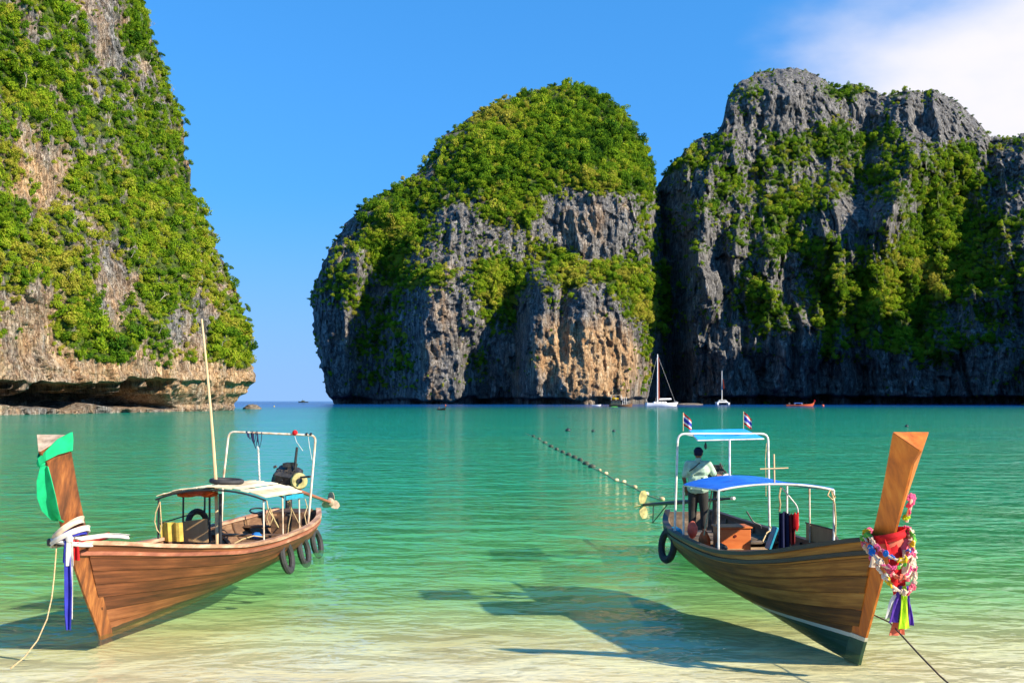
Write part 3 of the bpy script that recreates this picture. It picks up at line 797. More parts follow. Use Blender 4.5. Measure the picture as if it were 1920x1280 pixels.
def leaf_cloud(seed, n, lobes, size, flat=0.8):
    """leaf-sized faces spread over and inside a few uneven lobes"""
    rg = np.random.default_rng(seed)
    cen = rg.normal(0, 1, (lobes, 3)); cen /= np.linalg.norm(cen, axis=1)[:, None] + 1e-6
    cen *= rg.uniform(0.15, 0.62, (lobes, 1)); cen[:, 2] = np.abs(cen[:, 2]) * flat
    rad = rg.uniform(0.32, 0.6, lobes)
    V, F, A = [], [], []
    for k in range(n):
        l = rg.integers(lobes)
        dv = rg.normal(0, 1, 3); dv /= np.linalg.norm(dv)
        rr = rad[l] * rg.uniform(0.55, 1.06) ** 0.5
        p = cen[l] + dv * rr * np.array([1, 1, flat])
        nrm = dv + rg.normal(0, .55, 3) + np.array([0, 0, .35]); nrm /= np.linalg.norm(nrm)
        t = np.cross(nrm, rg.normal(0, 1, 3)); t /= np.linalg.norm(t); w = np.cross(nrm, t)
        s = size * rg.uniform(.6, 1.35)
        o = len(V)
        V += [p + t * s, p + w * s * .62, p - t * s, p - w * s * .62]
        F.append((o, o + 1, o + 2, o + 3)); A += [rg.uniform()] * 4
    return np.array(V), np.array(F), np.array(A)

def raw_mesh(name, V, F, A, mat):
    o = fast_mesh(name, V, F, mat, False, {'leaf': A}); COL.objects.unlink(o); return o

lib = bpy.data.collections.new('leaf_clumps')
for k in range(6):
    V, F, A = leaf_cloud(100 + k, 330, 4 + k % 4, 0.105, 0.75 + .05 * k)
    lib.objects.link(raw_mesh('leaf_clump', V, F, A, M['leaf']))

ng = bpy.data.node_groups.new('scatter_leaves', 'GeometryNodeTree')
ng.interface.new_socket('Geometry', in_out='INPUT', socket_type='NodeSocketGeometry')
ng.interface.new_socket('Geometry', in_out='OUTPUT', socket_type='NodeSocketGeometry')
gi, go = ng.nodes.new('NodeGroupInput'), ng.nodes.new('NodeGroupOutput')
ci = ng.nodes.new('GeometryNodeCollectionInfo'); ci.inputs['Collection'].default_value = lib
ci.inputs['Separate Children'].default_value = True; ci.inputs['Reset Children'].default_value = True
ip = ng.nodes.new('GeometryNodeInstanceOnPoints'); ip.inputs['Pick Instance'].default_value = True
def na(nm, ty):
    q = ng.nodes.new('GeometryNodeInputNamedAttribute'); q.data_type = ty; q.inputs['Name'].default_value = nm
    return [s for s in q.outputs if s.enabled and s.name == 'Attribute'][0]
ng.links.new(gi.outputs[0], ip.inputs['Points']); ng.links.new(ci.outputs[0], ip.inputs['Instance'])
ng.links.new(na('pick', 'INT'), ip.inputs['Instance Index'])
ng.links.new(na('rot', 'FLOAT_VECTOR'), ip.inputs['Rotation']); ng.links.new(na('scl', 'FLOAT_VECTOR'), ip.inputs['Scale'])
ng.links.new(ip.outputs[0], go.inputs[0])

def scatter(name, P, scl, tint, label, cat):
    n = len(P)
    me = bpy.data.meshes.new(name)
    me.vertices.add(n); me.vertices.foreach_set('co', P.astype(np.float32).ravel())
    rot = np.stack([RNG.uniform(-.5, .5, n), RNG.uniform(-.5, .5, n), RNG.uniform(0, 6.28, n)], 1)
    s3 = scl[:, None] * np.stack([RNG.uniform(.65, 1.25, n), RNG.uniform(.65, 1.25, n), RNG.choice([.6, .9, 1.1, 1.9], n, p=[.25, .4, .25, .1])], 1)
    a = me.attributes.new('rot', 'FLOAT_VECTOR', 'POINT'); a.data.foreach_set('vector', rot.astype(np.float32).ravel())
    a = me.attributes.new('scl', 'FLOAT_VECTOR', 'POINT'); a.data.foreach_set('vector', s3.astype(np.float32).ravel())
    a = me.attributes.new('tint', 'FLOAT', 'POINT'); a.data.foreach_set('value', tint.astype(np.float32))
    a = me.attributes.new('pick', 'INT', 'POINT'); a.data.foreach_set('value', RNG.integers(0, 6, n).astype(np.int32))
    me.update()
    o = bpy.data.objects.new(name, me); COL.objects.link(o)
    me.materials.append(M['leaf'])
    md = o.modifiers.new('scatter', 'NODES'); md.node_group = ng
    return tag(o, label, cat, kind='stuff')

def plant_points(cname, n_try, thr, rmin, rmax, lift, tintf, vis=None):
    c = CLIFFS[cname]
    R, C = c['X'].shape
    # pick evenly by picture area of each grid cell
    w = np.abs(np.gradient(c['PX'], axis=1) * np.gradient(c['PY'], axis=0)).ravel()
    if cname == 'cliff_left': w = w * (1 + 2.5 * np.linspace(0, 1, C)[None].repeat(R, 0).ravel() ** 6)
    ok = np.ones(R * C, bool)
    w = w * ok; w /= w.sum()
    idx = RNG.choice(R * C, n_try, p=w)
    px, py = c['PX'].ravel()[idx], c['PY'].ravel()[idx]
    veg = c['veg'].ravel()[idx]
    keep = (veg + RNG.normal(0, .10, n_try) > thr)
    stray = (~keep) & (veg > thr - .5) & (RNG.uniform(size=n_try) < .16) & (py < (690 if cname == 'cliff_left' else 742))     # lone shrubs in cracks of the bare rock
    keep = keep | stray
    idx = idx[keep]; veg = veg[keep]; px = px[keep]; py = py[keep]
    X, Y, Z = c['X'].ravel()[idx], c['Y'].ravel()[idx], c['Z'].ravel()[idx]
    u = c['unit']
    big = fbm(c['Hc'].ravel()[idx] / (14 * u), Z / (11 * u), 2.7, 3)
    N = c['N'].reshape(-1, 3)[idx]
    r = (rmin + (rmax - rmin) * RNG.beta(1.0, 2.9, len(idx))) * np.clip(.65 + .7 * (veg - thr), .42, 1.25)
    tint = np.clip(tintf(px, py) + 0.46 * big + RNG.normal(0, .15, len(idx)), -.2, .8)
    tint = np.where((veg - thr < .14) & (RNG.uniform(size=len(idx)) < .5), tint + .18, tint)      # dry grass along the rock's edge
    P = np.stack([X, Y, Z + r * .2], 1) + N * (r * lift)[:, None]
    return P, r, tint

P, r, tn = plant_points('cliff_middle', 19000, 0.36, 2.0, 9.0, .42, lambda x, y: 0.28 + blobs(x, y, [(920, 215, 60, 32, .75), (1120, 515, 120, 40, .33), (940, 540, 60, 45, .33), (1100, 340, 60, 20, .25), (1190, 580, 40, 40, .35), (990, 400, 60, 50, .2), (740, 450, 50, 60, .15), (1130, 260, 90, 80, -.12)]))
scatter('hillside_bushes', P, r, tn, 'green bushes and trees covering the domed middle cliff', 'bushes')
P, r, tn = plant_points('cliff_right', 19000, 0.36, 2.0, 8.5, .42, lambda x, y: 0.26 + blobs(x, y, [(1730, 520, 110, 40, .38), (1500, 375, 70, 26, .25), (1790, 390, 50, 60, .1), (1550, 640, 20, 40, .3)]))
scatter('hillside_bushes', P, r, tn, 'dark green bushes growing over the long right cliff', 'bushes')
P, r, tn = plant_points('cliff_left', 10500, 0.33, 0.8, 3.6, .42, lambda x, y: 0.31 + blobs(x, y, [(120, 480, 130, 120, .28), (20, 260, 30, 60, .4), (350, 560, 80, 120, .2), (230, 130, 120, 120, -.1), (430, 640, 50, 60, .2)]))
scatter('hillside_bushes', P, r, tn, 'leafy bushes crowding the near left cliff face', 'bushes')

# single trees one can pick out: on the left cliff's face and edge, and on the skyline of the middle dome
def tree_protos():
    out = []
    for k in range(4):
        rg = random.Random(50 + k)
        t = MB()
        top = Vector((rg.uniform(-.25, .25), rg.uniform(-.2, .1), 1.0))
        pts = [Vector((0, 0, -.25)), Vector((0.05, 0, .25)), top * .7 + Vector((.06, 0, 0)), top]
        t.tube(pts, [.085, .07, .05, .03], 7)
        for q in range(5):
            an = rg.uniform(0, 6.28); s = pts[2] if q % 2 else pts[1].lerp(pts[2], .6)
            e = s + Vector((math.cos(an) * rg.uniform(.4, .8), math.sin(an) * rg.uniform(.4, .8), rg.uniform(.3, .75)))
            t.tube([s, s.lerp(e, .5) + Vector((0, 0, .08)), e], [.04, .028, .012], 5)
        tr = t.build('trunk', M['bark']); COL.objects.unlink(tr)
        V, F, A = leaf_cloud(300 + k, 620, 8, 0.09, .8)
        V = V * np.array([1.15, 1.15, .85]) + np.array([top.x, top.y, 1.15])
        cr = raw_mesh('crown', V, F, A, M['leaf_tree'])
        out.append((tr.data, cr.data))
    return out

m, nd, ln, b = new_mat('tree_leaves')
lf = nd.new('ShaderNodeAttribute'); lf.attribute_name = 'leaf'
oi = nd.new('ShaderNodeObjectInfo')
a = nd.new('ShaderNodeMath'); a.operation = 'MULTIPLY_ADD'; ln.new(oi.outputs['Random'], a.inputs[0]); a.inputs[1].default_value = 0.55
a1 = nd.new('ShaderNodeMath'); a1.operation = 'MULTIPLY'; ln.new(lf.outputs['Fac'], a1.inputs[0]); a1.inputs[1].default_value = .4; ln.new(a1.outputs[0], a.inputs[2])
r = ramp(nd, [(0.0, (0.02, 0.065, 0.010)), (0.4, (0.06, 0.14, 0.014)), (0.7, (0.13, 0.24, 0.018)), (1.0, (0.26, 0.34, 0.03))])
ln.new(a.outputs[0], r.inputs[0])
d = nd.new('ShaderNodeBsdfDiffuse'); ln.new(r.outputs[0], d.inputs['Color'])
tr_ = nd.new('ShaderNodeBsdfTranslucent'); ln.new(r.outputs[0], tr_.inputs['Color'])
mx = nd.new('ShaderNodeMixShader'); mx.inputs[0].default_value = .38
ln.new(d.outputs[0], mx.inputs[1]); ln.new(tr_.outputs[0], mx.inputs[2]); nd.remove(b)
ln.new(mx.outputs[0], nd.get('Material Output').inputs['Surface'])
M['leaf_tree'] = m
PROTO = tree_protos()

def plant_tree(name, loc, s, rz, tilt, label, group):
    o = empty(name, Matrix.Translation(loc) @ Matrix.Rotation(tilt, 4, 'Y') @ Matrix.Rotation(rz, 4, 'Z') @ Matrix.Diagonal((s, s, s, 1)), label, 'tree', group)
    td, cd = random.choice(PROTO)
    for nm, dta in (('trunk', td), ('crown', cd)):
        c = bpy.data.objects.new(nm, dta); COL.objects.link(c); c.parent = o
    return o

c = CLIFFS['cliff_left']
R, C = c['X'].shape
cand = [(i, j) for i in range(70, R - 70, 3) for j in range(60, C - 3, 3) if c['veg'][i, j] > .5 and 0 < c['PY'][i, j] < 690 and c['PX'][i, j] > 0]
random.shuffle(cand)
chosen = []
for i, j in cand:
    p = (c['PX'][i, j], c['PY'][i, j])
    if all((p[0] - q[0]) ** 2 + (p[1] - q[1]) ** 2 > 34 ** 2 for q in chosen):
        chosen.append(p)
        s = random.uniform(1.1, 1.9)
        plant_tree('cliff_tree', (c['X'][i, j], c['Y'][i, j] - .5, c['Z'][i, j] - .2), s, random.uniform(0, 6.28), random.uniform(.1, .5),
                   'small leafy tree rooted in the face of the near left cliff', 'trees rooted in the left cliff face')
    if len(chosen) >= 90: break
for i in list(range(95, R - 80, 11)):          # along the right-hand edge, against the sky
    j = C - 4
    plant_tree('cliff_tree', (c['X'][i, j] + .4, c['Y'][i, j] - 1, c['Z'][i, j]), random.uniform(1.0, 1.9), random.uniform(0, 6.28), random.uniform(.3, .9),
               'small leafy tree leaning out from the left cliff edge against the sky', 'trees on the left cliff edge')
# sun-bleached leafless trees clinging among the bushes
M['twig'] = noise_mat('bleached_wood', [(.3, (.26, .20, .15)), (.7, (.58, .50, .42))], 6, rough=.9)
def bare_proto(seed):
    rg = random.Random(seed); mb = MB()
    def grow(p, d, L, r, lev):
        q = p + d * L * .5 + Vector((rg.uniform(-1, 1), rg.uniform(-1, 1), rg.uniform(-.3, 1))) * L * .08; e = p + d * L
        mb.tube([p, q, e], [r, r * .8, r * .55], 5)
        if lev:
            for _ in range(3):
                nd_ = (d + Vector((rg.uniform(-1, 1), rg.uniform(-1, 1), rg.uniform(-.4, .8))) * .8).normalized()
                grow(p.lerp(e, rg.uniform(.5, 1)), nd_, L * rg.uniform(.5, .75), r * .5, lev - 1)
    grow(Vector((0, 0, -.2)), Vector((rg.uniform(-.3, .3), -.2, 1)).normalized(), .9, .05, 3)
    o = mb.build('branches', M['twig']); COL.objects.unlink(o); return o.data
BARE = [bare_proto(k) for k in range(4)]
far_enough = []
for i, j in cand[::-1]:
    p = (c['PX'][i, j], c['PY'][i, j])
    if all((p[0] - q[0]) ** 2 + (p[1] - q[1]) ** 2 > 60 ** 2 for q in far_enough):
        far_enough.append(p); s = random.uniform(1.4, 2.6)
        o = empty('leafless_tree', Matrix.Translation((c['X'][i, j] + 1.0, c['Y'][i, j] - 1.2, c['Z'][i, j])) @ Matrix.Rotation(random.uniform(.3, 1.0), 4, 'Y') @ Matrix.Rotation(random.uniform(0, 6.28), 4, 'Z') @ Matrix.Diagonal((s, s, s, 1)),
                  'pale leafless tree sticking out between the bushes of the left cliff', 'tree', 'leafless trees on the left cliff')
        q_ = bpy.data.objects.new('branches', random.choice(BARE)); COL.objects.link(q_); q_.parent = o
    if len(far_enough) >= 34: break
c = CLIFFS['cliff_middle']
R, C = c['X'].shape
for i in range(1, 150, 4):
    for j in (2, C - 3):
        if random.random() < .7:
            plant_tree('skyline_tree', (c['X'][i, j], c['Y'][i, j] - 3, c['Z'][i, j] - 2.6), random.uniform(2.2, 3.8), random.uniform(0, 6.28), 0,
                       'tree on the skyline of the domed middle cliff', 'trees on the skyline of the middle cliff')
for j in range(20, C - 20, 14):
    plant_tree('skyline_tree', (c['X'][1, j], c['Y'][1, j] - 3, c['Z'][1, j] - 2.6), random.uniform(1.8, 3.0), random.uniform(0, 6.28), 0,
               'tree on the skyline of the domed middle cliff', 'trees on the skyline of the middle cliff')
c = CLIFFS['cliff_right']
R, C = c['X'].shape
for j in range(60, 368, 7):
    if c['PX'][0, j] > 1375 and random.random() < .8:
        plant_tree('skyline_tree', (c['X'][1, j], c['Y'][1, j] - 3, c['Z'][1, j] - 2.8), random.uniform(1.5, 3.0), random.uniform(0, 6.28), 0,
                   'tree on the skyline of the twin-peaked right cliff', 'trees on the skyline of the right cliff')
# ------------------------------------------------------------------ boat materials
def hull_mat(name, stops, boot=None, foot=None, rough=.55, coat=0.0, per=0.24):
    """wood along the boat's length; BOOT = painted bottom (line height at the bow, fall per metre), FOOT = worn pale paint at the forefoot"""
    m, nd, ln, b = new_mat(name)
    t = nd.new('ShaderNodeTexCoord')
    ga = nd.new('ShaderNodeAttribute'); ga.attribute_name = 'grain'
    def nz(scale, st, det=7, rg=.62, dist=0.):
        mp = nd.new('ShaderNodeMapping'); mp.inputs['Scale'].default_value = st; ln.new(ga.outputs['Vector'], mp.inputs[0])
        n = nd.new('ShaderNodeTexNoise'); n.inputs['Scale'].default_value = scale; n.inputs['Detail'].default_value = det
        n.inputs['Roughness'].default_value = rg; n.inputs['Distortion'].default_value = dist
        ln.new(mp.outputs[0], n.inputs['Vector']); return n.outputs['Fac']
    grain = nz(9.0, (.10, 2.2, 1), 8, .66, .15)
    patch = nz(1.5, (.45, 1.3, 1), 6, .6)
    oi = nd.new('ShaderNodeObjectInfo')
    def op(o, a, c, d=None):
        q = nd.new('ShaderNodeMath'); q.operation = o
        for k, x in enumerate((a, c, d)):
            if x is None: continue
            if isinstance(x, (int, float)): q.inputs[k].default_value = x
            else: ln.new(x, q.inputs[k])
        return q.outputs[0]
    f = op('ADD', op('MULTIPLY', grain, .54), op('MULTIPLY', patch, .46))
    f = op('ADD', f, op('MULTIPLY', op('SUBTRACT', oi.outputs['Random'], .5), per))
    r = ramp(nd, stops); ln.new(f, r.inputs[0])
    col = r.outputs[0]
    sp = nd.new('ShaderNodeSeparateXYZ'); ln.new(t.outputs['Object'], sp.inputs[0])
    def mixc(fac, a, c):
        q = nd.new('ShaderNodeMix'); q.data_type = 'RGBA'; ln.new(fac, q.inputs['Factor']); ln.new(a, q.inputs['A'])
        if isinstance(c, tuple): q.inputs['B'].default_value = (*c, 1)
        else: ln.new(c, q.inputs['B'])
        return q.outputs['Result']
    if boot:
        h = op('ADD', sp.outputs['Z'], op('MULTIPLY', sp.outputs['Y'], boot[1]))
        h = op('ADD', h, op('MULTIPLY', op('SUBTRACT', patch, .5), .03))
        white = op('LESS_THAN', h, boot[0] + .035); green = op('LESS_THAN', h, boot[0] - .02)
        col = mixc(white, col, (.62, .60, .48))
        gr = ramp(nd, [(.3, (.018, .05, .03)), (.6, (.03, .085, .05)), (.75, (.10, .13, .08))]); ln.new(grain, gr.inputs[0])
        col = mixc(green, col, gr.outputs[0])
    if foot:
        h = op('ADD', op('ADD', sp.outputs['Z'], op('MULTIPLY', sp.outputs['Y'], .16)), op('MULTIPLY', op('SUBTRACT', grain, .5), .5))
        mr_ = nd.new('ShaderNodeMapRange'); mr_.inputs['From Min'].default_value = foot + .06; mr_.inputs['From Max'].default_value = foot - .06
        ln.new(h, mr_.inputs['Value'])
        col = mixc(mr_.outputs[0], col, (.46, .44, .36))
        # weed line near the water
        wl_ = op('LESS_THAN', op('ADD', sp.outputs['Z'], op('MULTIPLY', op('SUBTRACT', patch, .5), .16)), .045)
        col = mixc(wl_, col, (.055, .034, .016))
    ln.new(col, b.inputs['Base Color'])
    mrr = nd.new('ShaderNodeMapRange'); mrr.inputs['To Min'].default_value = rough - .15; mrr.inputs['To Max'].default_value = rough + .15
    ln.new(patch, mrr.inputs['Value']); ln.new(mrr.outputs[0], b.inputs['Roughness'])
    b.inputs['Coat Weight'].default_value = coat; b.inputs['Coat Roughness'].default_value = .3
    b.inputs['Specular IOR Level'].default_value = .3
    bp = nd.new('ShaderNodeBump'); bp.inputs['Strength'].default_value = .35; bp.inputs['Distance'].default_value = .012
    ln.new(grain, bp.inputs['Height']); ln.new(bp.outputs[0], b.inputs['Normal'])
    return m

M['hull_l'] = hull_mat('weathered_red_brown_planks', [(.28, (.040, .013, .006)), (.41, (.115, .036, .013)), (.51, (.205, .068, .024)), (.61, (.30, .115, .042)), (.74, (.46, .24, .11))], foot=.04)
M['hull_r'] = hull_mat('dark_varnished_planks', [(.32, (.040, .016, .004)), (.44, (.11, .044, .009)), (.53, (.21, .088, .016)), (.62, (.36, .17, .033)), (.74, (.52, .29, .08))], boot=(.22, .07), rough=.6, coat=.0)
M['boot_green'] = noise_mat('green_bottom_paint', [(.3, (.018, .05, .03)), (.6, (.03, .085, .05)), (.75, (.10, .13, .08))], 6, rough=.7)
M['boot_white'] = plain('white_boot_line', (.62, .60, .48), .6)
M['post_l'] = noise_mat('old_bow_post_wood', [(.25, (.05, .018, .008)), (.42, (.13, .040, .012)), (.55, (.23, .070, .017)), (.70, (.40, .15, .036)), (.82, (.5, .28, .12))], 3.2, (3.0, 3.0, .30), rough=.5, bump=.35, bscale=14)
M['post_r'] = noise_mat('varnished_orange_bow_post', [(.24, (.14, .035, .004)), (.36, (.38, .088, .006)), (.52, (.57, .148, .010)), (.74, (.70, .25, .03))], 3.4, (2.2, 2.2, .30), rough=.45, bump=.25, coat=.15)
M['endgrain'] = noise_mat('weathered_end_grain', [(.3, (.24, .16, .10)), (.7, (.58, .44, .30))], 9, (1, 1, 1), rough=.8)
M['rail_l'] = noise_mat('worn_rail_wood', [(.3, (.17, .075, .04)), (.5, (.40, .21, .12)), (.72, (.66, .46, .30))], 4, (2, .3, 2), rough=.7, bump=.3)
M['rub_l'] = noise_mat('reddish_rubbing_strake', [(.3, (.16, .045, .025)), (.6, (.34, .12, .06)), (.75, (.5, .28, .17))], 4, (2, .3, 2), rough=.7, bump=.3)
M['rail_r'] = noise_mat('black_brown_rail', [(.3, (.012, .010, .009)), (.7, (.05, .035, .022))], 5, (2, .3, 2), rough=.5, bump=.2)
M['inner_l'] = noise_mat('dark_inner_wood', [(.3, (.045, .024, .013)), (.55, (.15, .075, .035)), (.75, (.30, .18, .09))], 4, (1, .4, 2), rough=.8, bump=.3, per_object=.2)
M['inner_r'] = noise_mat('grey_brown_inner_wood', [(.3, (.04, .03, .02)), (.55, (.13, .09, .055)), (.75, (.28, .2, .13))], 4, (1, .4, 2), rough=.8, bump=.3, per_object=.2)
M['steel'] = noise_mat('worn_white_pipe', [(.3, (.42, .38, .32)), (.55, (.72, .69, .62)), (.75, (.82, .80, .75))], 7, (1, 1, 1), rough=.4, bump=.05)
M['rusty'] = noise_mat('rusty_white_pipe', [(.3, (.38, .20, .09)), (.5, (.62, .50, .36)), (.7, (.78, .72, .62))], 7, (1, 1, .6), rough=.6, bump=.1)
M['black'] = plain('black_paint', (.02, .02, .021), .5, .4)
M['rubber'] = noise_mat('tyre_rubber', [(.3, (.010, .010, .011)), (.7, (.040, .039, .038))], 10, rough=.75, bump=.25)
M['rope'] = noise_mat('sun_bleached_rope', [(.3, (.34, .22, .09)), (.7, (.66, .50, .26))], 30, rough=.95, bump=.4)
M['bamboo'] = noise_mat('bamboo_pole', [(.3, (.48, .30, .12)), (.7, (.74, .56, .32))], 3, (1, 1, .4), rough=.6)
M['cream'] = noise_mat('cream_roof_boards', [(.28, (.40, .28, .14)), (.5, (.70, .57, .36)), (.72, (.84, .74, .54))], 2.5, (1.4, .4, 1), rough=.85, bump=.2, per_object=.20)
M['iron'] = noise_mat('engine_black_iron', [(.3, (.012, .012, .013)), (.55, (.045, .042, .04)), (.75, (.14, .10, .07))], 9, rough=.5, bump=.3, metallic=.3)
M['flywheel'] = noise_mat('yellowed_fan_housing', [(.3, (.10, .08, .03)), (.5, (.36, .31, .10)), (.7, (.55, .50, .20))], 7, rough=.6)
M['ply'] = noise_mat('plywood', [(.3, (.26, .15, .06)), (.7, (.48, .31, .14))], 4, (1, 1, .3), rough=.75, bump=.1)
M['yellow'] = cloth_mat('yellow_cloth', (.78, .58, .12))
M['bluetarp'] = noise_mat('blue_tarp', [(.3, (.005, .10, .52)), (.7, (.010, .20, .78))], 3, rough=.55, bump=.25, bscale=5)
M['skytarp'] = noise_mat('light_blue_tarp', [(.3, (.01, .30, .72)), (.7, (.03, .46, .90))], 3, rough=.55, bump=.25, bscale=5)
M['boxwood'] = noise_mat('orange_varnished_plywood', [(.3, (.42, .095, .020)), (.7, (.66, .19, .040))], 3, (.5, 1, 2), rough=.45, bump=.1)
M['teal'] = plain('teal_paint', (.02, .30, .42), .5)
M['orange'] = cloth_mat('orange_life_vest', (.72, .12, .03), .3, .1)
for k, c in dict(green=(.015, .55, .22), white=(.80, .76, .70), red=(.62, .02, .025), blue=(.045, .05, .42), pink=(.80, .16, .22), lime=(.52, .80, .03), purple=(.12, .05, .38), navy=(.02, .025, .07), coral=(.80, .20, .12), fyellow=(.85, .60, .03), fpink=(.80, .14, .30), fblue=(.03, .22, .65), fgreen=(.16, .55, .08), maroon=(.18, .02, .02), cream2=(.82, .66, .50)).items():
    M[k] = cloth_mat('cloth_' + k, c, .22, .3)

# ------------------------------------------------------------------ boat builder
class Boat:
    def __init__(s, P0, aft, L, zg, bg, zk, stem):
        s.P0 = P0; a = Vector((aft[0], aft[1])).normalized(); s.a = a
        s.th = math.atan2(-a.x, a.y); s.L = L
        s.M = Matrix.Translation((P0[0], P0[1], 0)) @ Matrix.Rotation(s.th, 4, 'Z')
        s.zg, s.bg, s.zk, s.stem = pchip(*zg), pchip(*bg), pchip(*zk), pchip(*stem)
        s.aa = pchip([0, 1.2, 3, 5.5, L], [1.0, 1.25, 1.8, 2.1, 2.0])
    def at(s, px, py, u):
        k = (px - CX) / FPX; c, sn = math.cos(s.th), math.sin(s.th)
        v = (k * (s.P0[1] + u * s.a.y) - s.P0[0] - u * s.a.x) / (c - k * sn)
        wy = s.P0[1] + v * sn + u * s.a.y
        return Vector((v, u, EYE - (py - HY) / FPX * wy))
    def w(s, u): return (1 - min(max(u, 0) / 2.4, 1)) ** 1.6
    def pt(s, u, q, side, off=0.0):
        zg, zk, b, a = float(s.zg(u)), float(s.zk(u)), float(s.bg(u)), float(s.aa(u))
        z = zk + (zg - zk) * q
        y = b * (1 - (1 - q) ** a) + off
        return Vector((side * y, u + float(s.stem(z)) * s.w(u), z))
    def half(s, u, z):
        zg, zk = float(s.zg(u)), float(s.zk(u))
        q = min(max((z - zk) / (zg - zk), 0), 1)
        return float(s.bg(u)) * (1 - (1 - q) ** float(s.aa(u)))

def loft(mb, rings):
    n = len(rings[0]); verts = [p for r in rings for p in r]; faces = []
    for i in range(len(rings) - 1):
        for k in range(n):
            k2 = (k + 1) % n
            faces.append((i * n + k, i * n + k2, (i + 1) * n + k2, (i + 1) * n + k))
    faces.append(tuple(range(n - 1, -1, -1))); faces.append(tuple(range((len(rings) - 1) * n, len(rings) * n)))
    return mb.add(verts, faces)

def build_hull(B, root, mats, n_plank=7, post_top=2.85, hw_f=None, dp_f=None, cut=.17):
    US = np.concatenate([np.linspace(.16, 2.4, 15), np.linspace(2.8, B.L, 18)])
    qs = [0] + list(np.linspace(.16, 1, n_plank))
    for side in (-1, 1):
        for k in range(n_plank):
            q0, q1 = qs[k] + (.002 if k else 0), qs[k + 1] - .002
            rings = [[B.pt(u, q0, side, .016), B.pt(u, q1, side, .004), B.pt(u, q1, side, -.022), B.pt(u, q0, side, -.022)] for u in US]
            pl = loft(MB(), rings).build('plank', mats['hull'], root, smooth=True)
            ga = pl.data.attributes.new('grain', 'FLOAT_VECTOR', 'POINT')
            ga.data.foreach_set('vector', np.array([(u, 1.25 * qv, k * 3.7 + side * 20) for u in US for qv in (q0, q1, q1, q0)], np.float32).ravel())
        # liner behind the seams
    grid = [[B.pt(u, q, -1, -.030) for q in np.linspace(1, 0, 8)] + [B.pt(u, q, 1, -.030) for q in np.linspace(.14, 1, 7)] for u in US]
    MB().sheet(grid, .008).build('inner_skin', mats['inner'], root, smooth=True)
    for side in (-1, 1):
        rings = []; rings2 = []
        for u in np.concatenate([np.linspace(.05, 2.4, 15), np.linspace(2.8, B.L + .05, 18)]):
            p = B.pt(min(u, B.L), 1, side); p.y += max(u - B.L, 0)
            o = Vector((side, 0, 0))
            rings.append([p + o * .045 + Vector((0, 0, -.012)), p + o * .045 + Vector((0, 0, .045)), p - o * .075 + Vector((0, 0, .045)), p - o * .075 + Vector((0, 0, -.012))])
            p2 = B.pt(min(u, B.L), .90, side)
            rings2.append([p2 + o * .004 + Vector((0, 0, -.03)), p2 + o * .04 + Vector((0, 0, -.02)), p2 + o * .04 + Vector((0, 0, .03)), p2 + o * .004 + Vector((0, 0, .04))])
        loft(MB(), rings).build('gunwale', mats['rail'], root, smooth=True)
        loft(MB(), rings2).build('rubbing_strake', mats['rub'], root, smooth=True)
    # transom
    q = np.linspace(0, 1, 9)
    sec = [B.pt(B.L, t, -1, -.012) for t in q[::-1]] + [B.pt(B.L, t, 1, -.012) for t in q[1:]]
    n = len(sec)
    V = [p + Vector((0, -.03, 0)) for p in sec] + [p + Vector((0, .02, 0)) for p in sec]
    Fc = [tuple(range(n)), tuple(range(2 * n - 1, n - 1, -1))] + [(i, i + n, (i + 1) % n + n, (i + 1) % n) for i in range(n)]
    MB().add(V, Fc).build('transom', mats['inner'], root)
    # bow post: three-sided timber, its sharp edge forward, sawn off aslant
    hw = pchip(*hw_f); dp = pchip(*dp_f)
    rings = []
    zs = np.concatenate([np.linspace(-.06, post_top - .35, 20), np.linspace(post_top - .3, post_top, 5)])
    for z in zs:
        y = float(B.stem(max(z, 0))) + (z if z < 0 else 0) * -.5; h = float(hw(z)); d = float(dp(z))
        dz = -cut * np.clip((z - (post_top - .35)) / .35, 0, 1)
        rings.append([Vector((-.014, y - .02, z + dz)), Vector((.014, y - .02, z + dz)), Vector((h, y + d, z)), Vector((h * .5, y + d + .03, z)), Vector((-h * .5, y + d + .03, z)), Vector((-h, y + d, z))])
    post = loft(MB(), rings).build('bow_post', mats['post'], root, smooth=True, sharp=25)
    top = [p + Vector((0, 0, .004)) for p in rings[-1]]
    c = sum(top, Vector()) / 6
    top = [c + (p - c) * .985 for p in top]
    mb = MB(); mb.add(top + [p + Vector((0, 0, .006)) for p in top], [(0, 1, 2, 3, 4, 5), (11, 10, 9, 8, 7, 6)] + [(i, (i + 1) % 6, (i + 1) % 6 + 6, i + 6) for i in range(6)])
    mb.build('sawn_top', mats['top'], post)
    # floor, foredeck, thwarts, ribs
    for u in np.arange(1.9, B.L - .3, .26):
        h = B.half(u, .30) - .05
        if h > .15: MB().box((0, u, .30 + random.uniform(-.006, .006)), (2 * h, .245, .025)).build('floor_board', mats['inner'], root)
    for u in np.arange(.45, 2.0, .22):
        z = float(B.zg(u)) - .07
        h = B.half(u, z) - .05
        MB().box((0, u + float(B.stem(z)) * B.w(u), z + random.uniform(-.006, .006)), (2 * max(h, .08), .205, .03)).build('foredeck_board', mats['rail'] if mats.get('deck') is None else mats['deck'], root)
    for u in np.arange(2.2, B.L - .2, .62):
        mb = MB()
        for side in (-1, 1):
            loft(mb, [[B.pt(u - .025, t, side, -.034), B.pt(u + .025, t, side, -.034), B.pt(u + .025, t, side, -.075), B.pt(u - .025, t, side, -.075)] for t in np.linspace(.35, .96, 6)])
        mb.build('rib', mats['inner'], root)

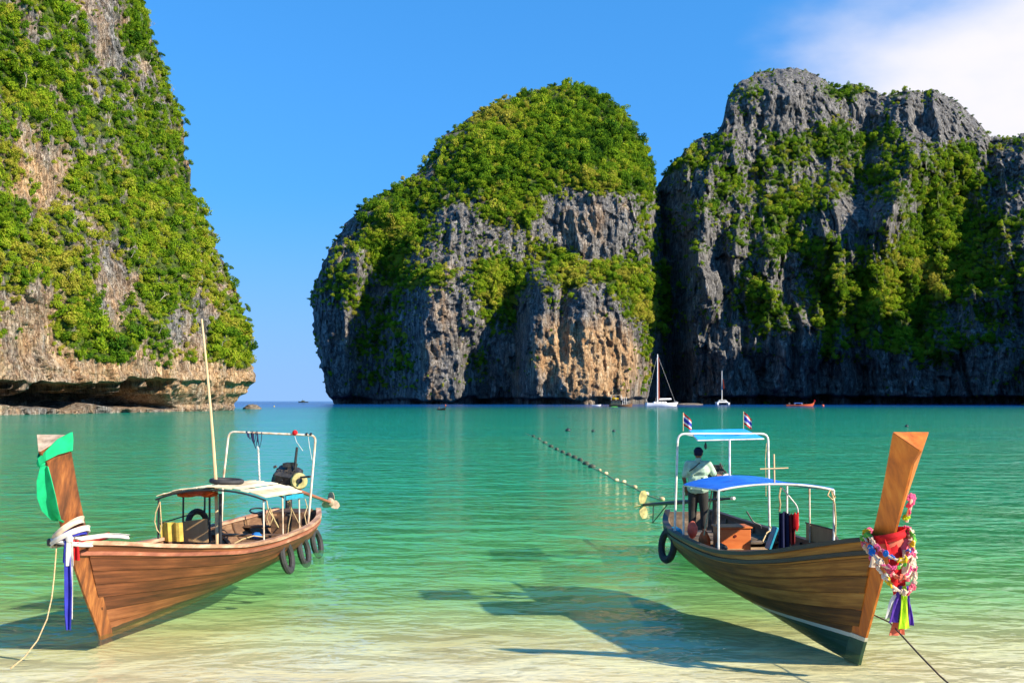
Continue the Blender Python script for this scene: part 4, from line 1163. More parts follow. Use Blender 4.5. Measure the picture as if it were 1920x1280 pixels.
def pipe(mb, pts, r, n=8, bend=.10):
    """pipe with rounded corners"""
    pts = [Vector(p) for p in pts]; out = [pts[0]]
    for i in range(1, len(pts) - 1):
        a, c, d = pts[i - 1], pts[i], pts[i + 1]
        la, ld = (a - c).length, (d - c).length; k = min(bend, la * .45, ld * .45)
        p, q = c + (a - c).normalized() * k, c + (d - c).normalized() * k
        for t in (0, .25, .5, .75, 1): out.append(p * (1 - t) ** 2 + c * 2 * t * (1 - t) + q * t * t)
    out.append(pts[-1])
    return mb.tube(out, r, n)

def hang(a, b, sag, n=12):
    a, b = Vector(a), Vector(b)
    return [a.lerp(b, t) - Vector((0, 0, sag * 4 * t * (1 - t))) for t in np.linspace(0, 1, n)]

def ribbon(path, wdir, width, fold=.02, thick=.006, seed=0, waves=2.0):
    """a strip of cloth along PATH"""
    rg = random.Random(seed); path = [Vector(p) for p in path]; W = Vector(wdir).normalized()
    grid = []
    for i, p in enumerate(path):
        t = path[min(i + 1, len(path) - 1)] - path[max(i - 1, 0)]
        nrm = t.cross(W).normalized()
        wid = width(i / (len(path) - 1)) if callable(width) else width
        grid.append([p + W * wid * (j / 6 - .5) + nrm * fold * math.sin(j / 6 * math.pi * waves + i * .35 + seed) for j in range(7)])
    return MB().sheet(grid, thick)

# ================================================================== left boat
BL = Boat((-5.79, 15.0), (.0874, .996), 9.6,
          ([0, .5, 1.2, 2.2, 3.4, 5, 7, 8.5, 9.6], [1.42, 1.30, 1.13, .96, .82, .74, .71, .73, .80]),
          ([0, .3, .8, 1.5, 2.5, 3.5, 5, 6.5, 8, 9, 9.6], [.05, .20, .42, .66, .88, 1.0, 1.06, 1.04, .90, .70, .50]),
          ([0, .6, 1.5, 4, 8, 9.6], [-.05, -.08, -.11, -.17, -.13, -.08]),
          ([0, .35, .7, 1.05, 1.4, 1.75, 2.1, 2.5, 2.9], [0, -.24, -.48, -.70, -.92, -1.10, -1.26, -1.43, -1.62]))
boat_l = empty('longtail_boat', BL.M, 'weathered red-brown wooden longtail boat with cream board roof, on the left', 'boat', 'longtail boats moored by the beach')
build_hull(BL, boat_l, dict(hull=M['hull_l'], inner=M['inner_l'], rail=M['rail_l'], rub=M['rub_l'], post=M['post_l'], top=M['endgrain']), 7, 2.86,
           ([-.2, .3, 1.0, 1.5, 2.0, 2.5, 2.9], [.05, .07, .12, .15, .17, .19, .215]), ([-.2, .3, 1.2, 1.6, 2.2, 2.9], [.24, .28, .34, .32, .30, .30]), .20)

# roof: boards over bent hoops
def arch(B, u, hw, z_edge, z_top, v0=0.0):
    return lambda t: Vector((v0 + hw * t, u, z_edge + (z_top - z_edge) * (1 - abs(t) ** 2.2)))
f0, f1 = arch(BL, 4.2, 1.02, 1.52, 1.70), arch(BL, 6.5, 1.02, 1.42, 1.64)
NB = 13
for k in range(NB):
    t0, t1 = -1 + 2 * k / NB + .010, -1 + 2 * (k + 1) / NB - .010
    e0, e1 = random.uniform(-.05, .05), random.uniform(-.05, .05); dz = random.uniform(0, .016)
    grid = []
    for s_ in np.linspace(0, 1, 6):
        sag = -.03 * math.sin(math.pi * s_) * math.sin(k * 1.3) * .5
        row = []
        for t in (t0, t1):
            p = f0(t).lerp(f1(t), s_); p.y += e0 * (1 - s_) + e1 * s_; p.z += .045 + dz + sag
            row.append(p)
        grid.append(row)
    MB().sheet(grid, .016).build('roof_board', M['cream'], boat_l)
for f in (f0, f1):
    MB().tube([f(t) for t in np.linspace(-1, 1, 15)], .018, 6).build('roof_hoop', M['black'], boat_l)
MB().tube([arch(BL, 5.35, 1.0, 1.47, 1.67)(t) for t in np.linspace(-1, 1, 15)], .018, 6).build('roof_hoop', M['black'], boat_l)
for v, u, zt in ((-.98, 4.22, 1.52), (.98, 4.22, 1.52), (-.98, 6.45, 1.42), (.98, 6.45, 1.42), (-.98, 5.35, 1.47), (.98, 5.35, 1.47)):
    MB().tube([(v, u, float(BL.zg(u)) + .03), (v * .995, u, (zt + .7) / 2), (v * .99, u, zt)], .019 if v < 0 else .015, 7).build('roof_post', M['black'] if v < 0 else M['rusty'], boat_l)
a_, b_ = BL.at(413, 1012, 4.5), BL.at(413, 925, 4.5)
MB().tube([Vector((a_.x, 4.5, .31)), b_], .034, 8).build('roof_post', M['black'], boat_l)
a_, b_ = BL.at(393, 1005, 5.6), BL.at(393, 922, 5.6)
MB().tube([Vector((a_.x, 5.6, .31)), b_], .022, 8).build('roof_post', M['black'], boat_l)
MB().tube([(-.98, 4.22, 1.08), (-.98, 6.45, 1.10)], .012, 6).build('side_rail', M['black'], boat_l)
MB().sheet([[f0(1).lerp(f1(1), s_) + Vector((.02, 0, dz)) for dz in (.03, -.05)] for s_ in (.5, .75, 1)], .014).build('roof_fascia', M['teal'], boat_l)

# stern frame of bent pipe
zf = float(BL.zg(7.5))
pA, pB, pC, pD = BL.at(418, 905, 7.5), BL.at(429, 809, 7.5), BL.at(592, 816, 7.5), BL.at(579, 968, 7.5)
pA0 = Vector((pA.x * 1.0 - .03, 7.5, zf + .04))
fr_ = pipe(MB(), [pA0, pA, pB, pC, pD, Vector((pD.x - .02, 7.5, zf))], .024, 9, .13).build('stern_frame', M['rusty'], boat_l, smooth=True)
MB().ellipsoid(BL.at(553, 811, 7.5), (.06, .06, .06), 12, 8).build('ball_lamp', M['red'], fr_, smooth=True)
for px in (575, 583):
    c_ = BL.at(px, 814, 7.5); MB().tube([c_ - Vector((.02, 0, 0)), c_ + Vector((.02, 0, 0))], .034, 9).build('clamp', M['black'], fr_)
# engine on its pivot, long tail astern
E = BL.at(540, 896, 8.7)
eng = MB(); rge = random.Random(4)
for k in range(14): eng.box(E + Vector((rge.uniform(-.32, .2), rge.uniform(-.28, .1), rge.uniform(-.22, .28))), (rge.uniform(.05, .16), rge.uniform(.05, .16), rge.uniform(.05, .14)), Matrix.Rotation(rge.uniform(-.6, .6), 4, 'Y'), .85, .01)
eng.box(E, (.54, .54, .40), Matrix.Rotation(.35, 4, 'X') @ Matrix.Rotation(.2, 4, 'Y'), 1, .05)
eng.box(E + Vector((-.16, -.05, .10)), (.22, .3, .26), Matrix.Rotation(.5, 4, 'Y'), .8, .04)
eng.box(E + Vector((.06, .02, .20)), (.2, .24, .16), Matrix.Rotation(-.3, 4, 'Y'), .8, .03)
eng.box(E + Vector((-.28, -.02, -.05)), (.16, .26, .22), None, .7, .03)
for k in range(7): eng.box(E + Vector((.02, -.18 + .05 * k, .30)), (.17, .016, .09))
eng = eng.build('engine', M['iron'], boat_l)
fc = BL.at(562, 902, 8.5)
MB().tube([fc + Vector((-.03, -.0, 0)), fc + Vector((.0, -.05, .01)), fc + Vector((.03, -.10, .02)), fc + Vector((.035, -.11, .02))], [.18, .19, .17, .08], 20).build('fan_housing', M['flywheel'], eng, smooth=True)
MB().tube([fc + Vector((.03, -.09, .02)), fc + Vector((.045, -.15, .03))], .06, 12).build('starter_hub', M['iron'], eng)
ex0 = BL.at(553, 882, 8.6); ex1 = BL.at(557, 838, 8.6)
MB().tube([ex0, ex0.lerp(ex1, .5) + Vector((-.008, 0, 0)), ex1], [.032, .03, .028], 8).build('exhaust_pipe', M['iron'], eng)
for k in range(5):
    an = k * 1.2
    MB().tube(hang(E + Vector((-.2 + .1 * k, -.2, .2)), E + Vector((.28 * math.cos(an), -.24, -.16 + .05 * k)), .05, 7), .012, 5).build('hose', M['rubber'], eng)
MB().tube([E + Vector((0, .05, -.2)), Vector((E.x, 8.75, .35))], [.07, .09], 10).build('engine_mount', M['iron'], boat_l)
tip = BL.at(619, 941, 11.3)
sh = MB().tube([E + Vector((.05, .25, -.26)), tip], [.045, .036], 8).build('tail_shaft', M['rub_l'], boat_l)
MB().ellipsoid(tip, (.10, .05, .11), 12, 8).build('hub_guard', M['endgrain'], sh, smooth=True)
for k in range(3):
    an = 2.1 * k + 3.6; dvec = Vector((math.cos(an), 0, math.sin(an))); wv = Vector((-math.sin(an), .5, math.cos(an)))
    MB().sheet([[tip + Vector((0, .07, 0)) + dvec * r_ + wv * (w_ * (.05 + .05 * math.sin(r_ * 14))) for w_ in (-1, 0, 1)] for r_ in (.03, .10, .18, .24)], .012).build('propeller_blade', M['endgrain'], sh)
th_ = BL.at(582, 893, 8.2)
MB().tube([E + Vector((.1, -.2, -.02)), E.lerp(th_, .6), th_], [.02, .02, .026], 7).build('tiller', M['iron'], eng)
# helm: thwarts, box, ring
for u in (2.75, 3.6, 6.9, 8.3):
    z = float(BL.zg(u)) - .16
    MB().box((0, u, z), (2 * BL.half(u, z) - .1, .24, .035)).build('thwart', M['inner_l'], boat_l)
bx = BL.at(545, 985, 7.9)
for k in range(4):
    MB().box((bx.x - .05, 7.75, .42 + .125 * k), (.66, .035, .118)).build('bulkhead_board', M['inner_l'], boat_l)
MB().box((bx.x - .05, 8.15, .92), (.70, .8, .035)).build('stern_deck', M['inner_l'], boat_l)
# loose gear
wh = BL.at(483, 957, 6.9)
MB().torus(wh, .155, .017, (.1, -.25, 1), 24, 7).thing('ring_hoop', M['black'], 'black ring lying level behind the canopy of the left boat', 'ring', BL.M)
y0 = BL.at(318, 997, 4.5)
grid = [[Vector((BL.at(300 + 41 * j / 8, 982 + 33 * i / 5, 4.45).x, 4.45 + .035 * math.sin(j * 1.7) + .01 * i, BL.at(318, 979 + 36 * i / 5, 4.45).z)) for j in range(9)] for i in range(6)]
MB().sheet(grid, .008).thing('yellow_cloth', M['yellow'], 'yellow cloth hanging at the front of the left boat\'s cabin', 'cloth', BL.M)
c0, c1 = BL.at(341, 974, 4.9), BL.at(391, 1016, 4.9)
mb = MB(); mb.add([Vector((c0.x, 4.88, c1.z)), Vector((c1.x, 4.88, c1.z)), Vector((c1.x - .04, 4.93, c0.z + .02)), Vector((c0.x + .02, 4.93, c0.z - .03)),
                   Vector((c0.x, 4.905, c1.z)), Vector((c1.x, 4.905, c1.z)), Vector((c1.x - .04, 4.955, c0.z + .02)), Vector((c0.x + .02, 4.955, c0.z - .03))],
                  [(3, 2, 1, 0), (4, 5, 6, 7), (0, 1, 5, 4), (1, 2, 6, 5), (2, 3, 7, 6), (3, 0, 4, 7)])
mb.thing('plywood_panel', M['ply'], 'bare plywood sheet standing beside the yellow cloth in the left boat', 'panel', BL.M)
for k, (px, py, r_) in enumerate(((352, 926, .13), (372, 924, .15), (392, 926, .11))):
    c_ = BL.at(px, py, 4.75); MB().ellipsoid(c_, (r_ * 1.5, .2, .055), 10, 6, .08).thing('life_jacket', M['orange'] if k != 1 else M['coral'], ('orange life jacket stuffed under the left roof, nearest the front corner', 'coral life jacket stuffed under the left roof, middle of three', 'orange life jacket stuffed under the left roof, nearest the thick post')[k], 'life jacket', BL.M, smooth=True)
c_ = BL.at(481, 1003, 6.2); c_.z = max(c_.z, .36); MB().ellipsoid(c_, (.10, .10, .06), 10, 6, .12).thing('blue_bag', M['fblue'], 'crumpled blue bag on the floor of the left boat', 'bag', BL.M)
p0 = BL.at(405, 905, 5.0); p1 = BL.at(378, 598, 5.0)
mb = MB(); pts_ = [Vector((p0.x + .03, 5.0, .34))] + [p0.lerp(p1, t) + Vector((.02 * math.sin(t * 3), 0, 0)) for t in np.linspace(0, 1, 12)]
mb.tube(pts_, np.linspace(.035, .017, 13), 7)
for t in np.linspace(.1, .95, 11):
    i = p0.lerp(p1, t) + Vector((.02 * math.sin(t * 3), 0, 0)); mb.tube([i - (p1 - p0).normalized() * .01, i + (p1 - p0).normalized() * .01], .034 - .016 * t, 7)
mb.thing('bamboo_pole', M['bamboo'], 'tall bamboo pole rising through the roof of the left boat', 'pole', BL.M)
c_ = BL.at(425, 905, 5.2); c_.z += .035
MB().torus(c_, .28, .045, (0.05, 0, 1), 22, 8).thing('tyre', M['rubber'], 'flat black tyre lying on the cream roof', 'tyre', BL.M, 'tyres on and along the left boat', smooth=True)
c_ = BL.at(370, 980, 6.0)
MB().torus(c_, .23, .06, (1, -.5, .1), 22, 8).thing('tyre', M['rubber'], 'tyre on the far side inside the left boat\'s cabin', 'tyre', BL.M, 'tyres on and along the left boat', smooth=True)
for k, (px, py, u, nm) in enumerate(((538, 1043, 5.5, 'tyre fender on the left boat, nearest the bow of the three'), (570, 1033, 7.0, 'middle tyre fender of the three on the left boat\'s side'), (594, 1018, 8.6, 'tyre fender at the stern of the left boat, last of the three'))):
    c_ = BL.at(px, py, u); c_.x = max(c_.x, BL.half(u, c_.z) + .08)
    ax = Vector((1, -.02, .22))
    MB().torus(c_, .255, .062, ax, 26, 9, 1.08).thing('tyre', M['rubber'], nm, 'tyre', BL.M, 'tyres on and along the left boat', smooth=True)
    MB().tube(hang(c_ + Vector((.0, 0, .30)), Vector((float(BL.bg(u)) - .03, u, float(BL.zg(u)) + .06)), .02, 6), .011, 5).thing('lashing', M['rope'], nm.replace('tyre fender', 'rope lashing of the tyre'), 'rope', BL.M)
def rope_thing(B, pts, r, label, mat='rope'):
    return MB().tube(pts, r, 6).thing('rope', M[mat], label, 'rope', B.M, smooth=True)
q0, q1 = BL.at(300, 940, 4.2), BL.at(296, 1000, 4.2)
rope_thing(BL, [q0, BL.at(292, 960, 4.18), BL.at(290, 978, 4.17), BL.at(294, 992, 4.18), BL.at(300, 1000, 4.2), BL.at(303, 985, 4.2), BL.at(301, 960, 4.2), q0], .011, 'tan rope looped down the front corner post of the left boat')
rope_thing(BL, [BL.at(500, 938, 4.3), BL.at(503, 955, 4.32), BL.at(512, 970, 4.35), BL.at(506, 985, 4.35), BL.at(500, 970, 4.3), BL.at(506, 952, 4.3), BL.at(515, 975, 4.5), BL.at(522, 988, 4.6)], .012, 'tangled tan rope hanging at the rear corner of the cream roof')
rope_thing(BL, [BL.at(543, 938, 6.5), BL.at(546, 960, 6.6), BL.at(541, 985, 6.7), BL.at(539, 1010, 6.7)], .012, 'tan rope hanging in front of the stern boards of the left boat')
rope_thing(BL, [BL.at(540, 940, 6.5), BL.at(552, 965, 6.9), BL.at(565, 990, 7.2), BL.at(574, 1000, 7.3)], .012, 'tan rope slanting down to the middle tyre of the left boat')
rope_thing(BL, [BL.at(572, 935, 7.4), BL.at(576, 950, 7.4), BL.at(571, 965, 7.3), BL.at(575, 985, 7.3)], .011, 'tan rope twisted round the leg of the left boat\'s stern frame')
rope_thing(BL, [BL.at(440, 1022, 5.0) + Vector((0, 0, .04)), BL.at(455, 1010, 5.6), BL.at(475, 1004, 6.0), BL.at(494, 1006, 6.2)], .012, 'tan rope lying along the floor beside the blue bag')
s0 = BL.at(468, 811, 7.5)
mb = MB()
for k, (px, dz, w_) in enumerate(((466, 12, .05), (476, 30, .035), (484, 28, .03), (473, 22, .03))):
    a0 = BL.at(px - 3, 811, 7.47); mb.tube([a0 + Vector((0, .03, .03)), BL.at(px, 811 + dz * .6, 7.45), BL.at(px + 3, 811 + dz, 7.46), BL.at(px + 6, 811 + dz * .5, 7.47), BL.at(px + 7, 810, 7.49)], [w_ * .7, w_ * .5, w_ * .45, w_ * .5, w_ * .7], 6, True, .35)
mb.thing('black_strap', M['navy'], 'black strap bunched over the pipe frame of the left boat', 'strap', BL.M)
mb = MB(); n_l = 24
for k in range(n_l):
    c_ = BL.at(484, 838, 7.46).lerp(BL.at(487, 908, 7.3), k / (n_l - 1)); mb.torus(c_, .020, .006, (1, 0, 0) if k % 2 else (0, 1, 0), 8, 5, 1.5)
mb.thing('chain', M['steel'], 'thin chain hanging from the pipe frame of the left boat', 'chain', BL.M)
rope_thing(BL, [BL.at(552, 815, 7.5), BL.at(556, 828, 7.45), BL.at(568, 845, 7.45)], .006, 'loose white cord hanging below the red ball', 'white')
rope_thing(BL, [BL.at(578, 818, 7.5), BL.at(580, 835, 7.45), BL.at(585, 862, 7.45)], .006, 'thin white cord beside the right leg of the pipe frame', 'white')

# scarves on the bow post of the left boat
def post_loop(B, z, hw, dp, slack, tilt=0.0, n=28):
    y = float(B.stem(z)); c = Vector((0, y + dp * .5, z)); out = []
    for k in range(n + 1):
        a = 2 * math.pi * k / n
        out.append(c + Vector(((hw + slack) * math.cos(a), (dp * .62 + slack) * math.sin(a), tilt * math.cos(a) - .3 * slack * math.sin(a))))
    return out
def band(B, z, hw, dp, slack, tilt, height, mat, name, label, parent=None):
    path = post_loop(B, z, hw, dp, slack, tilt)
    grid = [[p + Vector((0, 0, height * (j / 4 - .5))) + Vector((p.x, p.y - path[0].y, 0)).normalized() * (.010 * math.sin(j * 1.8 + i * .5)) for j in range(5)] for i, p in enumerate(path)]
    mb = MB().sheet(grid, .012)
    return mb
gs = empty('green_sash', BL.M @ Matrix.Translation((0, float(BL.stem(2.6)), 2.45)), 'bright green sash tied round the top of the left bow post', 'sash')
def under(o, root):          # keep a part's place while giving it a parent
    o.parent = root; o.matrix_parent_inverse = root.matrix_world.inverted() @ BL.M if o.get('frame') is None else root.matrix_world.inverted() @ o['frame']
    return o
SY = -.245
g0 = [[Vector((x_, y_ + SY, z_)) for (x_, y_, z_) in row] for row in (
    [(.235, -1.02, 2.90), (.235, -1.00, 2.80), (.225, -1.0, 2.66)],
    [(.15, -1.20, 2.82), (.14, -1.19, 2.73), (.13, -1.17, 2.62)],
    [(.05, -1.32, 2.67), (.045, -1.31, 2.61), (.04, -1.29, 2.55)],
    [(-.04, -1.33, 2.58), (-.04, -1.31, 2.53), (-.04, -1.29, 2.49)],
    [(-.14, -1.16, 2.60), (-.14, -1.15, 2.55), (-.13, -1.13, 2.50)],
    [(-.21, -1.0, 2.64), (-.21, -.99, 2.58), (-.205, -.98, 2.52)],
    [(0, -.86, 2.72), (0, -.85, 2.64), (0, -.84, 2.55)],
    [(.235, -1.0, 2.90), (.235, -.98, 2.80), (.225, -.98, 2.66)])]
under(MB().sheet(g0, .014).build('wrap', M['green'], None, smooth=True), gs)
kx = Vector((-.05, float(BL.stem(2.52)) - .05, 2.52))
under(MB().ellipsoid(kx, (.055, .05, .07), 10, 7, .06).build('knot', M['green'], None, smooth=True), gs)
def strip_px(B, pts, width, u0, wdir=(1, .25, 0), **k):
    return ribbon([B.at(px, py, u) for px, py, u in pts], wdir, width, **k)
under(strip_px(BL, [(84, 874, -1.50), (84, 900, -1.48), (88, 930, -1.42), (95, 955, -1.32), (106, 972, -1.2), (114, 975, -1.08)], lambda t: .09 + .14 * math.sin(math.pi * min(t * 1.15, 1)), 0, fold=.03, seed=1, thick=.012).build('hanging_end', M['green'], None, smooth=True), gs)
bs = empty('bow_scarves', BL.M @ Matrix.Translation((0, float(BL.stem(1.5)), 1.4)), 'white, red and blue scarves knotted round the foot of the left bow post', 'scarves')
zb = 1.50
for k, (mat, z, sl, tl, h_) in enumerate((('blue', 1.52, .05, .07, .10), ('white', 1.50, .085, .12, .07), ('cream2', 1.60, .035, .14, .09), ('white', 1.42, .10, -.03, .05))):
    under(band(BL, z, .15, .26, sl, tl, h_, None, '', '').build('wrap', M[mat], None, smooth=True), bs)
under(strip_px(BL, [(128, 1004, -1.0), (150, 1014, -.84), (172, 1011, -.56), (192, 1007, -.2), (205, 1004, .1)], .10, 0, (.25, .1, 1), fold=.015, seed=4).build('tail', M['red'], None, smooth=True), bs)
under(strip_px(BL, [(130, 1002, -1.02), (152, 1010, -.86), (176, 1007, -.54), (198, 1004, -.1), (222, 1004, .35), (242, 1006, .7)], .07, 0, (.3, .1, 1), fold=.015, seed=5).build('tail', M['white'], None, smooth=True), bs)
under(MB().ellipsoid(BL.at(130, 1010, -1.05), (.05, .05, .06), 10, 7, .1).build('knot', M['white'], None, smooth=True), bs)
under(strip_px(BL, [(130, 1012, -1.06), (130, 1040, -1.07), (130, 1060, -1.06)], lambda t: .08 + .02 * t, 0, fold=.02, seed=6).build('hanging_end', M['white'], None, smooth=True), bs)
under(strip_px(BL, [(126, 1014, -1.05), (127, 1060, -1.06), (128, 1110, -1.06), (128, 1150, -1.06), (129, 1180, -1.05)], lambda t: .055 + .035 * math.sin(math.pi * t), 0, fold=.02, seed=7, thick=.012).build('hanging_end', M['blue'], None, smooth=True), bs)
under(strip_px(BL, [(134, 1014, -1.04), (135, 1060, -1.04), (135, 1110, -1.04), (134, 1160, -1.03)], .025, 0, fold=.008, seed=8).build('hanging_end', M['white'], None, smooth=True), bs)
under(strip_px(BL, [(142, 1012, -.98), (143, 1030, -.98), (144, 1050, -.97)], .07, 0, fold=.015, seed=9).build('hanging_end', M['red'], None, smooth=True), bs)
under(strip_px(BL, [(124, 1012, -1.06), (122, 1035, -1.06), (121, 1054, -1.06)], .05, 0, fold=.015, seed=10).build('hanging_end', M['blue'], None, smooth=True), bs)

# mooring line from the left bow
e = BL.at(40, 1238, -3.2); e.z = -.02
rp = [BL.at(106, 1022, -1.0), BL.at(104, 1050, -1.05), BL.at(101, 1085, -1.15), BL.at(97, 1120, -1.3), BL.at(88, 1160, -1.6), BL.at(70, 1200, -2.1), BL.at(45, 1232, -2.6), BL.at(20, 1252, -3.0)]
rope_thing(BL, rp, .009, 'tan mooring rope running from the left bow down into the shallows')
MB().box(BL.at(112, 1016, -.8), (.32, .09, .10), Matrix.Rotation(.1, 4, 'Z'), 1, .015).build('bow_cleat', M['black'], boat_l)

# ================================================================== right boat
BR = Boat((4.55, 13.9), (-.064, .998), 9.7,
          ([0, .5, 1, 1.5, 2.4, 3.8, 5.2, 7, 8.5, 9.7], [1.64, 1.47, 1.30, 1.15, .97, .83, .79, .76, .78, .86]),
          ([0, .3, .8, 1.5, 2.5, 3.5, 5, 6.5, 8, 9, 9.7], [.05, .20, .43, .68, .90, 1.0, 1.06, 1.04, .90, .70, .50]),
          ([0, .6, 1.5, 4, 8, 9.7], [-.14, -.18, -.20, -.22, -.16, -.10]),
          ([0, .5, 1.0, 1.5, 2.0, 2.5, 3.0], [0, -.31, -.61, -.91, -1.20, -1.48, -1.76]))
boat_r = empty('longtail_boat', BR.M, 'dark varnished wooden longtail boat with blue canopies and orange bow, on the right', 'boat', 'longtail boats moored by the beach')
build_hull(BR, boat_r, dict(hull=M['hull_r'], inner=M['inner_r'], rail=M['rail_r'], rub=M['rail_r'], post=M['post_r'], top=M['post_r'], deck=M['inner_r']), 7, 2.93,
           ([-.2, .3, 1.0, 1.5, 2.0, 2.5, 3.0], [.05, .07, .11, .135, .155, .185, .22]), ([-.2, .3, 1.2, 1.6, 2.2, 3.0], [.30, .32, .34, .30, .26, .24]), .20)
# painted forefoot
for z0_, z1_, mt_ in ((-.15, .20, 'boot_green'), (.20, .255, 'boot_white')):
    rg_ = []
    for z in np.linspace(z0_, z1_, 5):
        y = float(BR.stem(max(z, 0))) - min(z, 0) * .5
        rg_.append([Vector((-.02, y - .026, z)), Vector((.02, y - .026, z)), Vector((.085, y + .31, z)), Vector((-.085, y + .31, z))])
    loft(MB(), rg_).build('forefoot_paint', M[mt_], boat_r)
# canopy
h0, h1 = arch(BR, 3.55, .96, 1.84, 1.94), arch(BR, 6.0, .98, 1.73, 1.89)
grid = [[h0(t).lerp(h1(t), s_) + Vector((0, 0, .024 - .035 * math.sin(math.pi * s_) * (1 + .4 * math.sin(t * 9)))) for t in np.linspace(-1, 1, 21)] for s_ in np.linspace(0, 1, 13)]
MB().sheet(grid, .006).build('canopy', M['bluetarp'], boat_r, smooth=True)
for f in (h0, h1):
    MB().tube([f(t) for t in np.linspace(-1, 1, 17)], .017, 7).build('canopy_hoop', M['steel'], boat_r, smooth=True)
for t in (-1, 1):
    MB().tube([h0(t), h1(t)], .014, 7).build('canopy_side_rail', M['steel'], boat_r)
for t, h, u in ((-1, h0, 3.55), (1, h0, 3.55), (-1, h1, 6.0), (1, h1, 6.0)):
    p = h(t); MB().tube([Vector((p.x, u, float(BR.zg(u)) + .02)), p], .019, 8).build('canopy_post', M['steel'], boat_r, smooth=True)
p = BR.at(1508, 912, 4.9); MB().tube([Vector((.98, 4.75, .82)), Vector((.97, 4.75, 1.80))], .017, 8).build('canopy_post', M['rusty'], boat_r)
mb = pipe(MB(), [BR.at(1465, 912, 3.7), BR.at(1496, 950, 3.7), BR.at(1497, 985, 3.7)], .012, 7, .08); mb.build('canopy_brace', M['steel'], boat_r)
# tall stern frame with a small light-blue awning
zq = float(BR.zg(6.7))
a0, a1, a2, a3 = BR.at(1265, 985, 6.7), BR.at(1271, 813, 6.7), BR.at(1440, 813, 6.7), BR.at(1443, 985, 6.7)
sf = pipe(MB(), [Vector((a0.x, 6.7, zq + .02)), a1, a2, Vector((a3.x, 6.7, zq + .02))], .023, 9, .14).build('stern_frame', M['steel'], boat_r, smooth=True)
w0, w1, w2, w3 = BR.at(1292, 806, 7.6), BR.at(1396, 804, 7.6), BR.at(1432, 821, 6.0), BR.at(1308, 824, 6.0)
grid = [[w0.lerp(w1, s_).lerp(w3.lerp(w2, s_), t) + Vector((0, 0, -.03 * math.sin(math.pi * t) * math.sin(math.pi * s_))) for s_ in np.linspace(0, 1, 9)] for t in np.linspace(0, 1, 9)]
MB().sheet(grid, .006).build('awning', M['skytarp'], boat_r, smooth=True)
for p, q in ((w0, w1), (w1, w2), (w2, w3), (w3, w0)):
    MB().tube([p - Vector((0, 0, .015)), q - Vector((0, 0, .015))], .014, 7).build('awning_frame', M['steel'], boat_r)
for p, q in ((w0.lerp(w3, .56), a1), (w1.lerp(w2, .56), a2)):
    MB().tube([p - Vector((0, 0, .015)), Vector((q.x + (.1 if q is a1 else -.1), 6.7, q.z))], .014, 6).build('awning_bracket', M['steel'], boat_r)
c0 = BR.at(1368, 823, 6.0); MB().tube([Vector((c0.x, 6.0, 1.88)), c0], .020, 8).build('awning_post', M['steel'], boat_r)
# engine and tail
E = BR.at(1342, 903, 7.9)
eng = MB(); eng.box(E, (.38, .5, .34), Matrix.Rotation(.15, 4, 'Y'), 1, .04).box(E + Vector((.02, -.02, .22)), (.22, .3, .16), Matrix.Rotation(-.3, 4, 'Y'), .8, .03).box(E + Vector((.2, -.1, .05)), (.14, .2, .2), None, .8, .03)
for k in range(6): eng.box(E + Vector((.02, -.16 + .055 * k, .31)), (.18, .016, .07))
eng = eng.build('engine', M['iron'], boat_r)
MB().tube([E + Vector((.17, -.2, .06)), E + Vector((.17, -.27, .06)), E + Vector((.17, -.275, .06))], [.13, .13, .06], 16).build('flywheel', M['steel'], eng, smooth=True)
for k in range(4):
    MB().tube(hang(E + Vector((-.1 + .1 * k, -.25, .25)), E + Vector((.28, -.2, -.05 + .09 * k)), .04, 6), .012, 5).build('hose', M['rubber'], eng)
MB().tube([E + Vector((.2, -.05, .2)), BR.at(1354, 878, 7.7), BR.at(1350, 868, 7.7)], .018, 7).build('throttle_lever', M['iron'], eng)
MB().tube([E - Vector((0, 0, .15)), Vector((E.x, 7.95, .36))], [.06, .08], 9).build('engine_mount', M['iron'], boat_r)
t0, t1 = BR.at(1371, 934, 6.9), BR.at(1207, 946, 10.9)
sh = MB().tube([t0, t0.lerp(t1, .5), t1], [.022, .045, .035], 8).build('tail_shaft', M['black'], boat_r)
MB().tube([t0 + Vector((.0, -.02, 0)), t0 + (t0 - t1).normalized() * .12], .032, 8).build('tiller_grip', M['white'], sh)
MB().tube([t1.lerp(t0, .13), t1.lerp(t0, .12) + Vector((0, 0, -.42)), t1.lerp(t0, .32)], .012, 6).build('skeg', M['black'], sh)
for k, an in enumerate((1.45, 3.3, 5.0)):
    dvec = Vector((math.cos(an) * .5, 0, math.sin(an))); wv = Vector((.9, .35, .1))
    MB().sheet([[t1 + Vector((-.03, .02, 0)) + dvec * r_ + wv * (w_ * (.04 + .075 * math.sin(min(r_ * 9, 3)))) for w_ in (-1, -.3, .4, 1)] for r_ in (.03, .09, .17, .24, .30, .33)], .014).build('propeller_blade', M['flywheel'], sh, smooth=True)
# thwarts, stern deck
for u in (2.6, 4.35, 6.55):
    z = float(BR.zg(u)) - .17
    MB().box((0, u, z), (2 * BR.half(u, z) - .1, .26, .035)).build('thwart', M['inner_r'], boat_r)
for k in range(6):
    u = 6.95 + .24 * k; MB().box((0, u, .60), (2 * BR.half(u, .60) - .1, .23, .03)).build('stern_deck_board', M['inner_r'], boat_r)
MB().box((-.15, 5.35, .58), (1.3, 1.0, .03)).build('platform', M['ply'], boat_r)
MB().box((-.35, 5.0, .66), (.45, .25, .03)).build('step_board', M['ply'], boat_r)
MB().box((.1, 4.62, .68), (1.35, .3, .05), None, 1, .02).build('bench_cushion', M['black'], boat_r)
